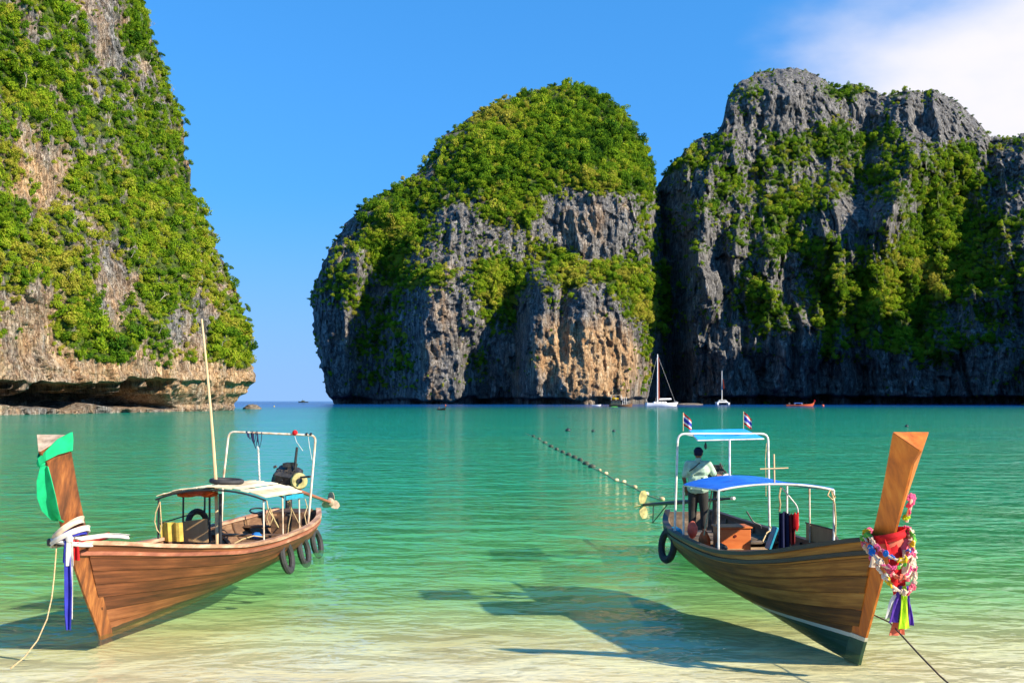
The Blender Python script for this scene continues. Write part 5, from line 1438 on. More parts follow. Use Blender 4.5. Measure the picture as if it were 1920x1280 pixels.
# panel along the far side
a, c = Vector((1.0, 3.62, .84)), Vector((1.0, 5.0, .80))
MB().sheet([[a.lerp(c, t) + Vector((-.015 * math.sin(t * 6), 0, z)) for z in (0, .16, .33)] for t in np.linspace(0, 1, 8)], .014).build('side_panel', M['ply'], boat_r)
MB().tube([a + Vector((-.01, 0, .34)), c + Vector((-.01, 0, .34))], .014, 6).build('panel_rail', M['black'], boat_r)
# things aboard
bc = BR.at(1372, 1017, 5.35)
root = empty('wooden_box', BR.M @ Matrix.Translation((bc.x, 5.35, .598)), 'orange varnished wooden box standing in the right boat', 'box')
MB().box((0, 0, .215), (.57, .46, .43), None, 1, .012).build('case', M['boxwood'], root)
MB().box((0, 0, .447), (.62, .51, .032), None, 1, .008).build('lid', M['boxwood'], root)
MB().tube([(.0, -.232, .30), (.0, -.245, .30)], .025, 10).build('finger_hole', M['maroon'], root)
def drape(pxs, py0, py1, u, mat, name, label, cat, amp=.05, seed=0, wob=1.4):
    n = 11
    grid = [[Vector((BR.at(pxs[0] + (pxs[1] - pxs[0]) * j / (n - 1), py0, u).x, u + amp * math.sin(j * wob + seed) * (.4 + .6 * i / 6), BR.at(1450, py0 + (py1 - py0) * i / 6 + (4 * math.sin(j * 2.1 + seed) if i == 6 else 2 * math.sin(j + seed)), u).z)) for j in range(n)] for i in range(7)]
    return MB().sheet(grid, .014).thing(name, M[mat], label, cat, BR.M, smooth=True)
drape((1461, 1481), 960, 1036, 3.72, 'navy', 'hanging_jacket', 'dark navy jacket hanging from the canopy frame of the right boat', 'jacket', .07)
drape((1479, 1492), 964, 1018, 3.68, 'maroon', 'hanging_shirt', 'dark red shirt hanging beside the navy jacket', 'shirt', .05, 1)
drape((1488, 1497), 962, 992, 3.63, 'red', 'red_scarf', 'bright red cloth hanging at the canopy brace', 'cloth', .03, 2)
rope_thing(BR, [BR.at(1464, 912, 3.6), BR.at(1461, 930, 3.58), BR.at(1463, 945, 3.6), BR.at(1461, 958, 3.66)], .014, 'pale rope holding up the navy jacket')
rope_thing(BR, [BR.at(1556, 918, 3.5), BR.at(1552, 928, 3.46), BR.at(1560, 936, 3.46), BR.at(1566, 932, 3.5), BR.at(1559, 920, 3.5), BR.at(1565, 945, 3.48), BR.at(1567, 975, 3.5), BR.at(1566, 1005, 3.55)], .013, 'tan rope knotted at the front right canopy corner')
rope_thing(BR, [BR.at(1442, 985, 6.66), BR.at(1448, 992, 6.5), BR.at(1438, 998, 6.3), BR.at(1430, 1015, 6.0)], .012, 'tan rope tied to the foot of the tall white frame')
rope_thing(BR, [BR.at(1335, 918, 5.9), BR.at(1330, 950, 5.6), BR.at(1324, 980, 5.3), BR.at(1320, 1003, 5.1)], .012, 'pale rope slanting down under the blue canopy')
rope_thing(BR, [BR.at(1437, 830, 6.66), BR.at(1435, 860, 6.64), BR.at(1436, 900, 6.64), BR.at(1436, 930, 6.66)], .007, 'thin cord beside the right leg of the tall white frame')
mb = MB(); v0_, v1_ = BR.at(1452, 906, 3.7), BR.at(1451, 851, 3.7); mb.tube([v0_ - Vector((0, 0, .03)), v1_], .015, 7)
mb.tube([BR.at(1425, 879, 3.68), BR.at(1478, 877, 3.68)], .012, 7); mb.thing('stick_cross', M['bamboo'], 'two bamboo sticks lashed into a cross above the blue canopy', 'sticks', BR.M)
for k, (px, top, sd) in enumerate(((1281, 773, 1), (1394, 771, 3))):
    base = BR.at(px, 806, 7.6); tp = BR.at(px, top, 7.6)
    rt = empty('flag', BR.M @ Matrix.Translation(base), ('small red, white and blue flag on the left corner of the awning', 'small red, white and blue flag on the right corner of the awning')[k], 'flag', 'flags on the awning of the right boat')
    MB().tube([(0, 0, -.02), tp - base], .008, 6).build('flag_staff', M['bamboo'], rt)
    Lz = (tp - base).z
    bands = [('red', 0, 1 / 6), ('white', 1 / 6, 2 / 6), ('blue', 2 / 6, 4 / 6), ('white', 4 / 6, 5 / 6), ('red', 5 / 6, 1)]
    for mt, f_, g_ in bands:
        grid = []
        for t in np.linspace(0, 1, 7):
            row = []
            for hgt_ in (f_, g_):
                row.append(Vector((.012 + .16 * t, .03 * math.sin(t * 6 + sd), Lz * .98 - .25 * hgt_ - .13 * t * (1.2 - .35 * hgt_))))
            grid.append(row)
        MB().sheet(grid, .004).build('stripe', M[mt], rt, smooth=True)
c_ = BR.at(1252, 1022, 7.2); c_.x = min(c_.x, -BR.half(7.2, c_.z) - .09)
MB().torus(c_, .25, .07, (1, .30, -.15), 26, 9, 1.12).thing('tyre', M['rubber'], 'tyre fender hanging at the stern of the right boat', 'tyre', BR.M, smooth=True)
c_ = BR.at(1563, 1003, 4.0); c_.x = 1.12; c_.z = .84
MB().torus(c_, .20, .055, (1, .0, .1), 24, 9).thing('tyre', M['rubber'], 'tyre fender on the far side of the right boat', 'tyre', BR.M, smooth=True)
c_ = Vector((-.62, 5.2, .62))
MB().ellipsoid(Vector((-.72, 5.45, .72)), (.10, .22, .24), 12, 8, .05).thing('life_vest', M['orange'], 'red-orange life vest propped inside the left side of the right boat', 'life vest', BR.M, smooth=True)
MB().ellipsoid(Vector((-.60, 6.9, .80)), (.10, .14, .17), 12, 8, .05).thing('orange_bag', M['coral'], 'orange bag beside the standing man\'s feet', 'bag', BR.M, smooth=True)
MB().box((-.66, 4.75, .58), (.10, .5, .5), Matrix.Rotation(.35, 4, 'Y'), 1, .03).thing('black_cushion', M['black'], 'black seat cushion leaning beside the orange life vest', 'cushion', BR.M)
MB().box(BR.at(1447, 1008, 4.9), (.045, .25, .42), Matrix.Rotation(.35, 4, 'Y'), 1, .01).thing('teal_board', M['teal'], 'teal board leaning inside the right boat behind the jacket', 'board', BR.M)
MB().box((-.86, 7.0, .70), (.10, .5, .26), Matrix.Rotation(-.3, 4, 'Y'), 1, .01).thing('teal_board', M['teal'], 'blue-green board inside the stern of the right boat', 'board', BR.M)
pipe(MB(), [BR.at(1400, 958, 6.2), BR.at(1412, 978, 6.2), BR.at(1426, 984, 6.2), BR.at(1427, 990, 6.2)], .014, 7, .05).thing('bent_pipe', M['black'], 'bent dark pipe sticking up behind the wooden box', 'pipe', BR.M)
c_ = BR.at(1323, 836, 6.6); MB().ellipsoid(c_, (.03, .03, .06), 9, 7, .1).tube([c_, c_ + Vector((0, 0, .2))], .006, 5).thing('hanging_lamp', M['black'], 'small dark lamp hanging under the light blue awning', 'lamp', BR.M)

# garlands and ribbons on the orange bow
FL = {}
def flower_mesh(mat):
    if mat not in FL:
        mb = MB(); rg = random.Random(len(FL))
        mb.ellipsoid((0, 0, 0), (.55, .55, .42), 8, 5, .12)
        for k in range(7):
            a = k * .9; mb.ellipsoid((.6 * math.cos(a), .6 * math.sin(a), .12 * (k % 2)), (.38, .38, .24), 6, 3, .1)
        o = mb.build('flower', M[mat]); FL[mat] = o.data; bpy.data.objects.remove(o)
    return FL[mat]
def garland(name, label, path, mats, size, seed):
    rg = random.Random(seed)
    rt = empty(name, BR.M @ Matrix.Translation(path[0]), label, 'garland', 'flower garlands on the orange bow')
    MB().tube([p - path[0] for p in path], size * .35, 6).build('string', M['cream2'], rt)
    L = [0]
    for a, b in zip(path, path[1:]): L.append(L[-1] + (b - a).length)
    n = int(L[-1] / (size * 1.15)); run = 0
    for k in range(n):
        s_ = k / n * L[-1]; i = max(j for j in range(len(L)) if L[j] <= s_ + 1e-9); i = min(i, len(path) - 2)
        p = path[i].lerp(path[i + 1], (s_ - L[i]) / max(L[i + 1] - L[i], 1e-6))
        o = bpy.data.objects.new('flower', flower_mesh(mats[(k // 3) % len(mats)])); COL.objects.link(o); o.parent = rt
        o.location = p - path[0] + Vector((rg.uniform(-1, 1), rg.uniform(-1, 1), rg.uniform(-1, 1))) * size * .3
        s2 = size * rg.uniform(.75, 1.15); o.scale = (s2, s2, s2); o.rotation_euler = (rg.uniform(0, 6), rg.uniform(0, 6), rg.uniform(0, 6))
def sag_loop(z, hw, dp, slack, drop, n=40, ang0=0., skew=0.):
    y = float(BR.stem(z)); out = []
    for k in range(n + 1):
        a = 2 * math.pi * k / n + ang0
        f = max(0, -math.sin(a)) ** 1.3
        out.append(Vector(((hw + slack) * math.cos(a) + skew * f, y + dp * .5 + (dp * .62 + slack) * math.sin(a) - .12 * f, z - drop * f + .04 * math.cos(a))))
    return out
garland('flower_garland', 'multicoloured flower garland looped round the orange bow post, topmost', sag_loop(1.70, .17, .32, .09, .28), ['fpink', 'fblue', 'fyellow', 'fpink', 'fyellow', 'fgreen', 'cream2'], .044, 1)
garland('flower_garland', 'red and pink flower garland hanging in the middle of the orange bow', sag_loop(1.62, .18, .32, .07, .42, skew=.04), ['pink', 'coral', 'fpink', 'cream2'], .044, 2)
garland('flower_garland', 'pale pink and white garland hanging lowest on the orange bow', sag_loop(1.58, .18, .32, .09, .56, skew=.07), ['cream2', 'fpink', 'white', 'fyellow', 'cream2', 'pink'], .044, 3)
garland('flower_garland', 'green and blue garland draped over the left of the orange bow', sag_loop(1.66, .20, .34, .08, .34, skew=-.10), ['fgreen', 'coral', 'fblue', 'cream2', 'fpink'], .044, 4)
garland('flower_bunch', 'small bunch of pink and lime flowers tied high on the right of the bow post', [BR.at(1709, 935, -1.0), BR.at(1707, 950, -1.0), BR.at(1703, 962, -.98), BR.at(1700, 978, -.96)], ['fpink', 'lime', 'fgreen'], .06, 5)
rb = empty('bow_ribbons', BR.M @ Matrix.Translation((0, float(BR.stem(1.4)) - .1, 1.2)), 'coloured ribbons and red scarf hanging from the garlanded orange bow', 'ribbons')
def under_r(o):
    o.parent = rb; o.matrix_parent_inverse = rb.matrix_world.inverted() @ BR.M; return o
for mt, hh, zz, sl, tl in (('coral', .16, 1.56, .035, .10), ('pink', .12, 1.44, .05, -.10), ('red', .10, 1.66, .03, .05)):
    under_r(band(BR, zz, .16, .31, sl, tl, hh, None, '', '').build('wrap', M[mt], None, smooth=True))
for mt, pts, wd, sd in (('red', [(1672, 1010, -1.0), (1680, 1050, -1.05), (1684, 1090, -1.05), (1686, 1120, -1.02)], lambda t: .22 - .06 * t, 1), ('pink', [(1697, 1010, -.95), (1698, 1050, -1.0), (1694, 1090, -1.02)], .16, 2),
                        ('cream2', [(1700, 1030, -1.02), (1702, 1060, -1.06), (1700, 1085, -1.06)], .13, 8),
                        ('white', [(1690, 1098, -1.05), (1676, 1125, -1.06), (1667, 1158, -1.06)], lambda t: .04 + .09 * t, 3), ('purple', [(1691, 1098, -1.07), (1683, 1130, -1.08), (1677, 1166, -1.08)], lambda t: .04 + .13 * t, 4),
                        ('lime', [(1695, 1098, -1.08), (1695, 1135, -1.09), (1695, 1178, -1.09)], lambda t: .04 + .12 * t, 5), ('coral', [(1690, 1098, -1.03), (1686, 1150, -1.03), (1682, 1190, -1.02)], lambda t: .06 + .14 * t, 6),
                        ('purple', [(1700, 1098, -1.05), (1704, 1135, -1.05), (1706, 1172, -1.05)], lambda t: .03 + .06 * t, 7)):
    path = []
    P_ = [BR.at(*q) for q in pts]
    for i in range(len(P_) - 1):
        for t in np.linspace(0, 1, 6, endpoint=False): path.append(P_[i].lerp(P_[i + 1], t))
    path.append(P_[-1])
    under_r(ribbon(path, (1, .2, 0), wd, .018, .010, sd, 3.0).build('ribbon', M[mt], None, smooth=True))
c_ = BR.at(1637, 1062, -1.0)
MB().tube([c_ + Vector((0, 0, .12)), c_ + Vector((0, 0, .03)), c_], [.02, .04, .055], 8).thing('tassel', M['cream2'], 'cream tassel hanging left of the garlands on the orange bow', 'tassel', BR.M)
rope_thing(BR, [BR.at(1640, 1153, -.35), BR.at(1668, 1166, -.75), BR.at(1692, 1192, -1.35), BR.at(1725, 1228, -2.0), BR.at(1762, 1266, -2.6), BR.at(1800, 1300, -3.0)], .010, 'dark mooring rope running from the right bow towards the beach', 'inner_l')

# ------------------------------------------------------------------ the man at the tail of the right boat
M['skin'] = plain('brown_skin', (.20, .095, .05), .6, .12, bump=.02)
M['shirt'] = cloth_mat('pale_mint_shirt', (.50, .66, .50), .3, .15)
M['trousers'] = plain('dark_trousers', (.022, .020, .016), .85, .4)
feet = BR.at(1309, 1002, 7.3); feet.z = .617
man = empty('person', BR.M @ Matrix.Translation(feet) @ Matrix.Rotation(math.radians(-22), 4, 'Z'), 'man in pale green shirt and dark cap standing at the stern, back turned', 'person')
def voxel(mb, name, mat, vox, smooth_it=4):
    o = mb.build(name, mat, man)
    md = o.modifiers.new('skin', 'REMESH'); md.mode = 'VOXEL'; md.voxel_size = vox; md.use_smooth_shade = True
    s2 = o.modifiers.new('soft', 'SMOOTH'); s2.iterations = smooth_it; s2.factor = .5
    dg = bpy.context.evaluated_depsgraph_get()
    me = bpy.data.meshes.new_from_object(o.evaluated_get(dg)); o.modifiers.clear(); o.data = me
    for p in me.polygons: p.use_smooth = True
    if not me.materials: me.materials.append(mat)
    return o
S_L, S_R = Vector((-.20, 0, 1.43)), Vector((.20, .0, 1.43))
EL_, WR_L = Vector((-.275, -.03, 1.15)), Vector((-.255, .11, .93))
ER_, WR_R = Vector((.31, .13, 1.20)), Vector((.36, .36, 1.19))
bd = MB()
bd.capsule((0, 0, .98), (0, 0, 1.05), .15, .14); bd.capsule((-.05, 0, 1.1), (.05, 0, 1.1), .125, .125); bd.capsule((-.09, 0, 1.32), (.09, 0, 1.32), .125, .125); bd.capsule((-.14, 0, 1.42), (.14, 0, 1.42), .07, .07)
bd.capsule((0, 0, 1.44), (0, .02, 1.56), .058, .053)
bd.ellipsoid((0, .035, 1.64), (.075, .095, .115), 16, 12); bd.capsule((0, .09, 1.585), (0, .095, 1.565), .045, .035)
bd.capsule((0, .125, 1.64), (0, .14, 1.61), .012, .016)
for sx in (-1, 1):
    bd.ellipsoid((sx * .078, .03, 1.635), (.014, .024, .033), 8, 6)
    hip = Vector((sx * .09, 0, .95)); kn = Vector((sx * .115, .03, .50)); an = Vector((sx * .12, -.01, .09))
    bd.capsule(hip, kn, .09, .058); bd.capsule(kn, kn.lerp(an, .35) + Vector((0, -.012, 0)), .056, .056); bd.capsule(kn.lerp(an, .35) + Vector((0, -.012, 0)), an, .054, .036)
    bd.capsule(an + Vector((0, -.03, -.045)), an + Vector((sx * .02, .15, -.062)), .036, .027)
for S_, El, Wr, sx in ((S_L, EL_, WR_L, -1), (S_R, ER_, WR_R, 1)):
    bd.capsule(S_, El, .055, .042); bd.capsule(El, Wr, .042, .028)
    d = (Wr - El).normalized(); side = Vector((0, 0, 1)).cross(d).normalized(); upv = d.cross(side)
    palm = Wr + d * .055
    bd.capsule(Wr, palm + side * .018, .027, .026); bd.capsule(Wr, palm - side * .018, .027, .026)
    for k in range(4):
        o_ = side * (.030 - .02 * k); ln_ = (.036, .042, .040, .032)[k]
        p1 = palm + o_ + d * .025; p2 = p1 + d * ln_ - upv * .012; p3 = p2 + d * ln_ * .35 - upv * ln_ * .8
        bd.capsule(p1, p2, .0095, .009); bd.capsule(p2, p3, .009, .008)
    tb = Wr + d * .03 + side * .03 * -sx
    bd.capsule(tb, tb + d * .03 - side * sx * .03 - upv * .01, .012, .010); bd.capsule(tb + d * .03 - side * sx * .03 - upv * .01, tb + d * .06 - side * sx * .025 - upv * .02, .010, .009)
voxel(bd, 'body', M['skin'], .0065, 3)
sh_ = MB()
sh_.capsule((-.06, -.005, .98), (.06, -.005, .98), .165, .165); sh_.capsule((-.05, 0, 1.12), (.05, 0, 1.12), .155, .155); sh_.capsule((-.09, -.01, 1.32), (.09, -.01, 1.32), .148, .148)
sh_.capsule((-.16, -.005, 1.43), (.16, -.005, 1.43), .078, .078); sh_.capsule((0, 0, 1.47), (0, .005, 1.51), .07, .064)
for S_, El in ((S_L, EL_), (S_R, ER_)): sh_.capsule(S_, S_.lerp(El, .78), .076, .068)
for a0_, b0_ in (((-.13, -.150, .95), (-.02, -.150, 1.15)), ((.10, -.150, .93), (.13, -.145, 1.22)), ((.02, -.155, 1.0), (.10, -.148, 1.10)), ((-.10, -.148, 1.22), (.03, -.152, 1.30))): sh_.capsule(a0_, b0_, .020, .010)
so = voxel(sh_, 'shirt', M['shirt'], .012, 3)
for v in so.data.vertices:            # shirt hem: cut the rounded lower end flat
    if v.co.z < .86: v.co.z = .86 + .01 * math.sin(v.co.x * 40)
tr_m = MB(); tr_m.capsule((-.06, 0, .93), (.06, 0, .93), .135, .135)
for sx in (-1, 1):
    tr_m.capsule((sx * .09, 0, .93), (sx * .115, .03, .52), .115, .088); tr_m.capsule((sx * .115, .03, .52), (sx * .12, .0, .22), .086, .074)
voxel(tr_m, 'trousers', M['trousers'], .014, 3)
cp = MB(); cp.ellipsoid((0, .028, 1.685), (.092, .112, .088), 16, 10); cp.capsule((-.035, .13, 1.70), (.035, .13, 1.70), .03, .03); cp.tube([(0, .04, 1.672), (0, .04, 1.700)], [.099, .097], 18)
cp.tube([(0, -.0, 1.60), (0, -.0, 1.66)], [.072, .084], 14)
voxel(cp, 'cap', M['navy'], .010, 2)
st_ = MB().tube([(-.15, -.168, 1.30), (-.05, -.185, 1.37), (.06, -.16, 1.475)], .011, 6); st_.build('shoulder_strap', M['trousers'], man)
# ------------------------------------------------------------------ boats further out, buoys, rocks
M['whitehull'] = noise_mat('white_gelcoat', [(.3, (.70, .68, .64)), (.7, (.84, .83, .80))], .6, rough=.35, bump=.0)
M['redsail'] = cloth_mat('furled_red_brown_sail', (.42, .07, .04))
M['glass'] = plain('dark_window', (.02, .03, .04), .1, .2, bump=0)
M['redwood'] = plain('red_orange_paint', (.60, .10, .03), .5, .3, 2)
M['brownwood'] = plain('brown_boat_wood', (.20, .09, .035), .6, .4, 2)
M['olive'] = plain('dark_olive_paint', (.06, .07, .04), .6, .4, 2)
M['mast'] = plain('pale_spar', (.80, .76, .70), .4, .1)
def side_hull(L, beam, h_bow, h_mid, h_stern, draft=.4, n=15, bow_rake=.12):
    """plain hull along +x (bow), closed on top"""
    rings = []
    for t in np.linspace(0, 1, n):
        x = (t - .5) * L
        b = beam / 2 * (max(1 - max((t - .45) / .55, 0) ** 2.2, .02)) * (0.75 + .25 * min(t / .3, 1))
        z = np.interp(t, [0, .5, .85, 1], [h_stern, h_mid, h_mid + (h_bow - h_mid) * .5, h_bow])
        xs_ = x + L * bow_rake * max(t - .8, 0) / .2 * .5
        rings.append([Vector((xs_, -b, z)), Vector((x, -b * .8, z * .3)), Vector((x, -b * .3, -draft)), Vector((x, b * .3, -draft)), Vector((x, b * .8, z * .3)), Vector((xs_, b, z))])
    return loft(MB(), rings)
def far_root(name, px, D, rz, label, cat, group=None):
    x, y, _ = unproj(px, HY, D)
    return empty(name, Matrix.Translation((x, y, 0)) @ Matrix.Rotation(rz, 4, 'Z'), label, cat, group)

# sailing yacht with a red-brown furled sail
D = 690.; k = D / FPX
r = far_root('sailing_yacht', 1240, D, math.radians(12), 'white sailing yacht with tall mast and furled red-brown sail', 'sailboat', 'boats anchored under the cliffs')
side_hull(60 * k, 4.6, 2.6, 1.8, 2.2).build('hull', M['whitehull'], r, smooth=True)
MB().box((-1, 0, 2.4), (9, 2.8, 1.0), None, .9, .2).build('cabin', M['whitehull'], r)
for q in range(4): MB().box((-4 + 1.9 * q, -1.42, 2.45), (1.1, .06, .4)).build('window', M['glass'], r)
mx_ = -2.6
ms = MB().tube([(mx_, 0, 1.8), (mx_, 0, 33.5)], [.42, .30], 8).build('mast', M['mast'], r)
MB().tube([(mx_ + .85, 0, 4.2), (mx_ + .75, 0, 31.5)], [.50, .20], 8).build('furled_sail', M['redsail'], r)
MB().tube([(mx_, 0, 4.2), (mx_ + 9.5, 0, 4.4)], .30, 7).build('boom', M['mast'], r)
MB().tube([(mx_ + .5, 0, 4.6), (mx_ + 9.2, 0, 4.8)], .38, 7).build('sail_cover', M['whitehull'], r)
for a_, b_ in (((mx_, 0, 33), (-10.3, 0, 2.6)), ((mx_, 0, 33), (9.6, 0, 2.4)), ((mx_, 0, 28), (mx_ - .5, -2.1, 2)), ((mx_, 0, 28), (mx_ - .5, 2.1, 2))): MB().tube([a_, b_], .05, 4).build('stay', M['steel'], r)
MB().tube([(mx_, -2.0, 17), (mx_, 2.0, 17)], .10, 5).build('spreader', M['mast'], r)
MB().tube([(9.4, -1.8, 2.2), (9.6, -1.8, 3.2), (9.6, 1.8, 3.2), (9.4, 1.8, 2.2)], .06, 5).build('pushpit', M['steel'], r)
MB().tube([(-9.6, -.3, 2.5), (-10.6, 0, 4.6), (-9.6, .3, 2.5)], .07, 5).build('pulpit', M['steel'], r)
# catamaran, seen from the stern
D = 960.; k = D / FPX
r = far_root('catamaran', 1354, D, math.radians(90), 'small white catamaran with a thin mast, seen from astern', 'catamaran', 'boats anchored under the cliffs')
for sy in (-1, 1):
    h = side_hull(13, 2.4, 2.3, 1.9, 1.9); h.v = [(x, y + sy * 4.9, z) for x, y, z in h.v]; h.build('hull', M['whitehull'], r, smooth=True)
MB().box((0, 0, 2.3), (8, 9.6, 1.0), None, .92, .2).build('bridge_deck', M['whitehull'], r)
MB().box((-.5, 0, 3.5), (5, 7.4, 1.5), None, .85, .25).build('cabin', M['whitehull'], r)
MB().box((-2.95, 0, 3.55), (.2, 5.6, .8)).build('window', M['glass'], r)
MB().tube([(1, 0, 3), (1, 0, 30.5)], [.34, .24], 8).build('mast', M['mast'], r)
MB().tube([(.5, -1.2, 14.5), (.5, -1.0, 23)], [1.1, .35], 6, True, .4).build('red_flag', M['redsail'], r)
# tour boat with an upper deck
D = 600.; k = D / FPX
r = far_root('tour_boat', 1163, D, math.radians(-8), 'brown two-deck tour boat below the sunlit tan rock face', 'tour boat', 'boats anchored under the cliffs')
side_hull(12.6, 3.6, 2.0, 1.1, 1.4).build('hull', M['brownwood'], r, smooth=True)
MB().box((-2.6, 0, 2.4), (5.6, 3.0, 2.2), None, .95, .1).build('cabin', M['olive'], r)
for q in range(3): MB().box((-4.4 + 1.8 * q, -1.5, 2.6), (1.2, .08, .8)).build('window', M['glass'], r)
MB().box((-1.6, 0, 3.7), (8.0, 3.4, .18)).build('upper_deck', M['brownwood'], r)
MB().box((-2.2, 0, 6.6), (6.5, 3.2, .16)).build('sunroof', M['cream'], r)
for x_ in (-5, -2.4, .6):
    for y_ in (-1.5, 1.5): MB().tube([(x_, y_, 3.7), (x_, y_, 6.6)], .07, 5).build('roof_post', M['mast'], r)
MB().ellipsoid((-3, -.4, 4.6), (2.2, .6, .55), 10, 6).build('kayak', M['fyellow'], r, smooth=True)
for x_ in (1.2, 2.2, 3.2): MB().tube([(x_, -1.3, 1.2), (x_ + .3, -1.2, 5.5)], .12, 5).build('rail_post', M['mast'], r)
MB().tube([(1.2, -1.3, 3.2), (5, -1.0, 2.9)], .08, 5).build('handrail', M['mast'], r)
rk = far_root('kayak', 1152, 575., 0, 'green kayak floating in front of the tour boat', 'kayak')
MB().ellipsoid((0, 0, .15), (1.9, .4, .3), 12, 6).build('shell', M['fgreen'], rk, smooth=True); MB().ellipsoid((0, 0, .38), (.6, .25, .1), 10, 4).build('seat_well', M['black'], rk)
def longtail_far(px, D, rz, L, label, hull, canopy=None, ball=None, name='longtail_boat'):
    r = far_root(name, px, D, rz, label, 'boat', 'longtail boats out in the bay')
    side_hull(L, L * .16, L * .10, L * .05, L * .055, .3).build('hull', M[hull], r, smooth=True)
    MB().tube([(L * .46, 0, L * .06), (L * .535, 0, L * .13), (L * .575, 0, L * .20)], [L * .022, L * .018, L * .014], 6).build('bow_post', M[hull], r)
    if ball: MB().ellipsoid((L * .56, 0, L * .19), (L * .03, L * .03, L * .035), 8, 6, .15).build('bow_ribbon', M[ball], r)
    if canopy:
        MB().box((-L * .05, 0, L * .115), (L * .30, L * .14, L * .012), None, .95).build('canopy', M[canopy], r)
        for x_ in (-.19, .09):
            for y_ in (-.06, .06): MB().tube([(L * x_, L * y_, L * .04), (L * x_, L * y_, L * .115)], L * .004, 4).build('canopy_post', M['mast'], r)
    MB().box((-L * .38, 0, L * .10), (L * .06, L * .05, L * .06), None, .8).build('engine', M['iron'], r)
    MB().tube([(-L * .38, 0, L * .09), (-L * .62, 0, L * .02)], L * .006, 5).build('tail_shaft', M['iron'], r)
    return r
longtail_far(1499, 680., math.radians(4), 17.5, 'red-orange longtail boat with blue canopy under the shaded right cliff', 'redwood', 'bluetarp', 'red')
longtail_far(828, 390., math.radians(-70), 9.0, 'dark longtail boat heading in, below the middle cliff', 'brownwood', None, 'redwood')
r = far_root('motorboat', 569, 2400., math.radians(180), 'tiny dark motorboat far out on the horizon', 'motorboat')
side_hull(22, 5, 3.0, 2.0, 1.8).build('hull', M['olive'], r); MB().box((1, 0, 3.4), (8, 4, 2.4), None, .8, .2).build('cabin', M['olive'], r); MB().tube([(2, 0, 4), (2, 0, 8)], .3, 5).build('aerial', M['olive'], r)
r = far_root('dinghy', 1118, 720., math.radians(5), 'tiny white dinghy against the foot of the tan rock face', 'dinghy')
side_hull(6, 2, 1.0, .7, .7, .2).build('hull', M['whitehull'], r, smooth=True); MB().box((-.5, 0, .8), (.5, 1.6, .1)).build('thwart', M['brownwood'], r)

# low rock awash off the left headland, pale ledge in the cleft
def boulder(px, D, sx, sy, sz, seed, label, name='sea_rock'):
    x, y, _ = unproj(px, HY, D); mb = MB(); N_, Mm = 26, 12
    verts, faces = [], []
    for i in range(Mm + 1):
        th = math.pi / 2 * (1 - i / Mm) * 1.15
        for j in range(N_):
            ph = 2 * math.pi * j / N_
            q = 1 + .28 * float(fbm(np.array(math.cos(ph) * 1.6 + seed), np.array(math.sin(ph) * 1.6), np.array(th * 2.2), 4))
            verts.append((sx * math.sin(th) * math.cos(ph) * q, sy * math.sin(th) * math.sin(ph) * q, sz * math.cos(th) * q))
    for i in range(Mm):
        for j in range(N_): faces.append((i * N_ + j, (i + 1) * N_ + j, (i + 1) * N_ + (j + 1) % N_, i * N_ + (j + 1) % N_))
    mb.add(verts, faces); o = mb.build(name, M['boulder'], None, smooth=True); o.location = (x, y, -.15)
    return tag(o, label, 'rock')
M['boulder'] = noise_mat('wet_brown_rock', [(.3, (.05, .04, .03)), (.55, (.17, .13, .09)), (.75, (.30, .25, .18))], .8, (1, 1, 1.5), rough=.8, bump=.6)
boulder(473, 440., 3.6, 2.6, 2.0, 3.1, 'low brown rock awash off the tip of the left cliff')
boulder(1290, 900., 13, 6, 1.6, 7.7, 'low pale rock ledge at the foot of the dark cleft')

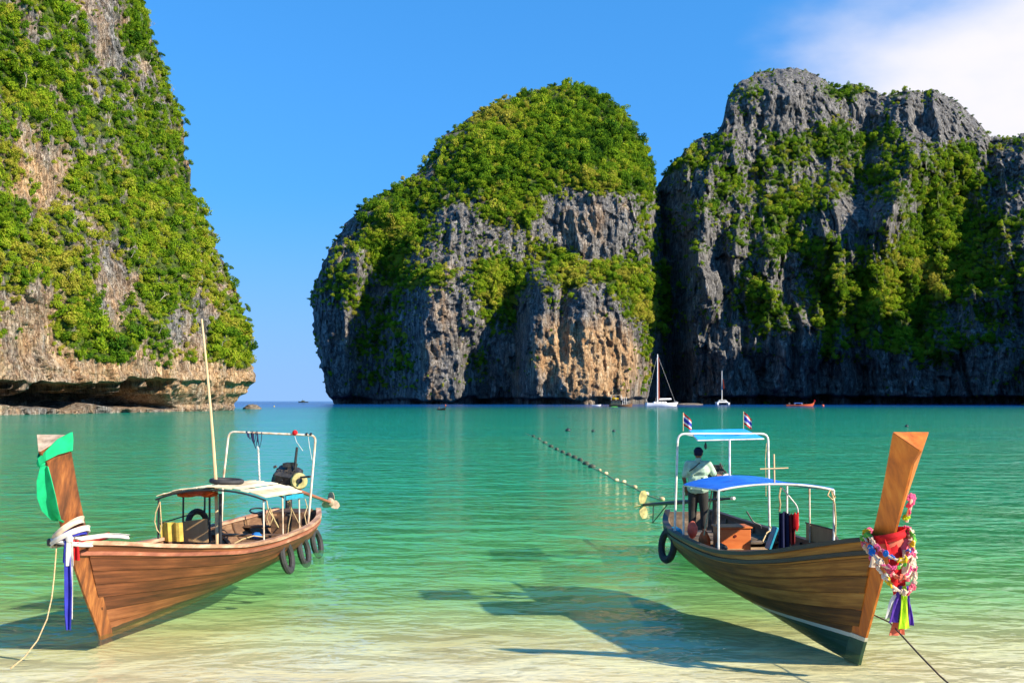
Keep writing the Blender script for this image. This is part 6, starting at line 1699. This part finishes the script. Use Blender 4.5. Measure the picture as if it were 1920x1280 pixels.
# swim-area buoy line: small dark floats far off, tan ones near
pl = [(985, 812), (1010, 823), (1035, 839), (1060, 851), (1085, 862), (1101, 872), (1124, 883), (1136, 889), (1156, 902), (1170, 905), (1190, 915), (1212, 928), (1241, 938)]
W3 = []
for px, py in pl:
    Dq = EYE * FPX / (py - HY); W3.append(Vector((*unproj(px, py, Dq)[:2], 0)))
root = empty('buoy_line', Matrix.Translation(W3[-1]), 'line of small floats strung on a rope across the green water', 'buoy line')
dense = []
for a_, b_ in zip(W3, W3[1:]):
    for t in np.linspace(0, 1, 5, endpoint=False): dense.append(a_.lerp(b_, t) - W3[-1])
dense.append(Vector((0, 0, 0)))
MB().tube([p + Vector((0, 0, .012)) for p in dense], .018, 5).build('rope', M['rope'], root)
fl_t = MB().ellipsoid((0, 0, 0), (.16, .11, .11), 10, 7).build('float', M['bamboo'], root, smooth=True); fl_d = MB().ellipsoid((0, 0, 0), (.17, .12, .11), 10, 7).build('float', M['olive'], root, smooth=True)
used = {}
tot = []
for px in list(range(1000, 1118, 11)): tot.append((px, fl_d))
for px in (1124, 1136, 1156, 1170, 1190, 1212, 1241): tot.append((px, fl_t))
for px, src in tot:
    py = np.interp(px, [q[0] for q in pl], [q[1] for q in pl]); Dq = EYE * FPX / (py - HY)
    o = src if src not in used else src.copy()
    if src in used: COL.objects.link(o)
    used[src] = 1
    o.location = Vector((*unproj(px, py, Dq)[:2], .05)) - W3[-1]; o.rotation_euler = (0, 0, random.uniform(0, 3))
    s_ = 1.2 if src is fl_d else 0.7; o.scale = (s_, s_, s_)
for px, py, mt, sz, lb in ((1065, 808, 'black', .30, 'black mooring buoy right of the far end of the float line'), (1112, 809, 'black', .20, 'small dark buoy to the right of the black mooring buoy'), (1151, 809, 'black', .20, 'small dark buoy furthest right beyond the float line'), (1543, 761, 'redwood', .9, 'orange buoy in front of the red longtail\'s bow'), (514, 762, 'fyellow', .45, 'tiny yellow buoy near the low brown rock'), (1700, 800, 'black', .25, 'small dark buoy alone in the teal water on the right')):
    Dq = EYE * FPX / (py - HY); x, y, _ = unproj(px, py, Dq)
    mb = MB(); mb.ellipsoid((0, 0, sz * .25), (sz, sz, sz * .8), 12, 8); mb.tube([(0, 0, sz), (0, 0, sz * 1.35)], sz * .18, 6)
    o = mb.build('mooring_buoy', M[mt], None, smooth=True); o.location = (x, y, 0); tag(o, lb, 'buoy')
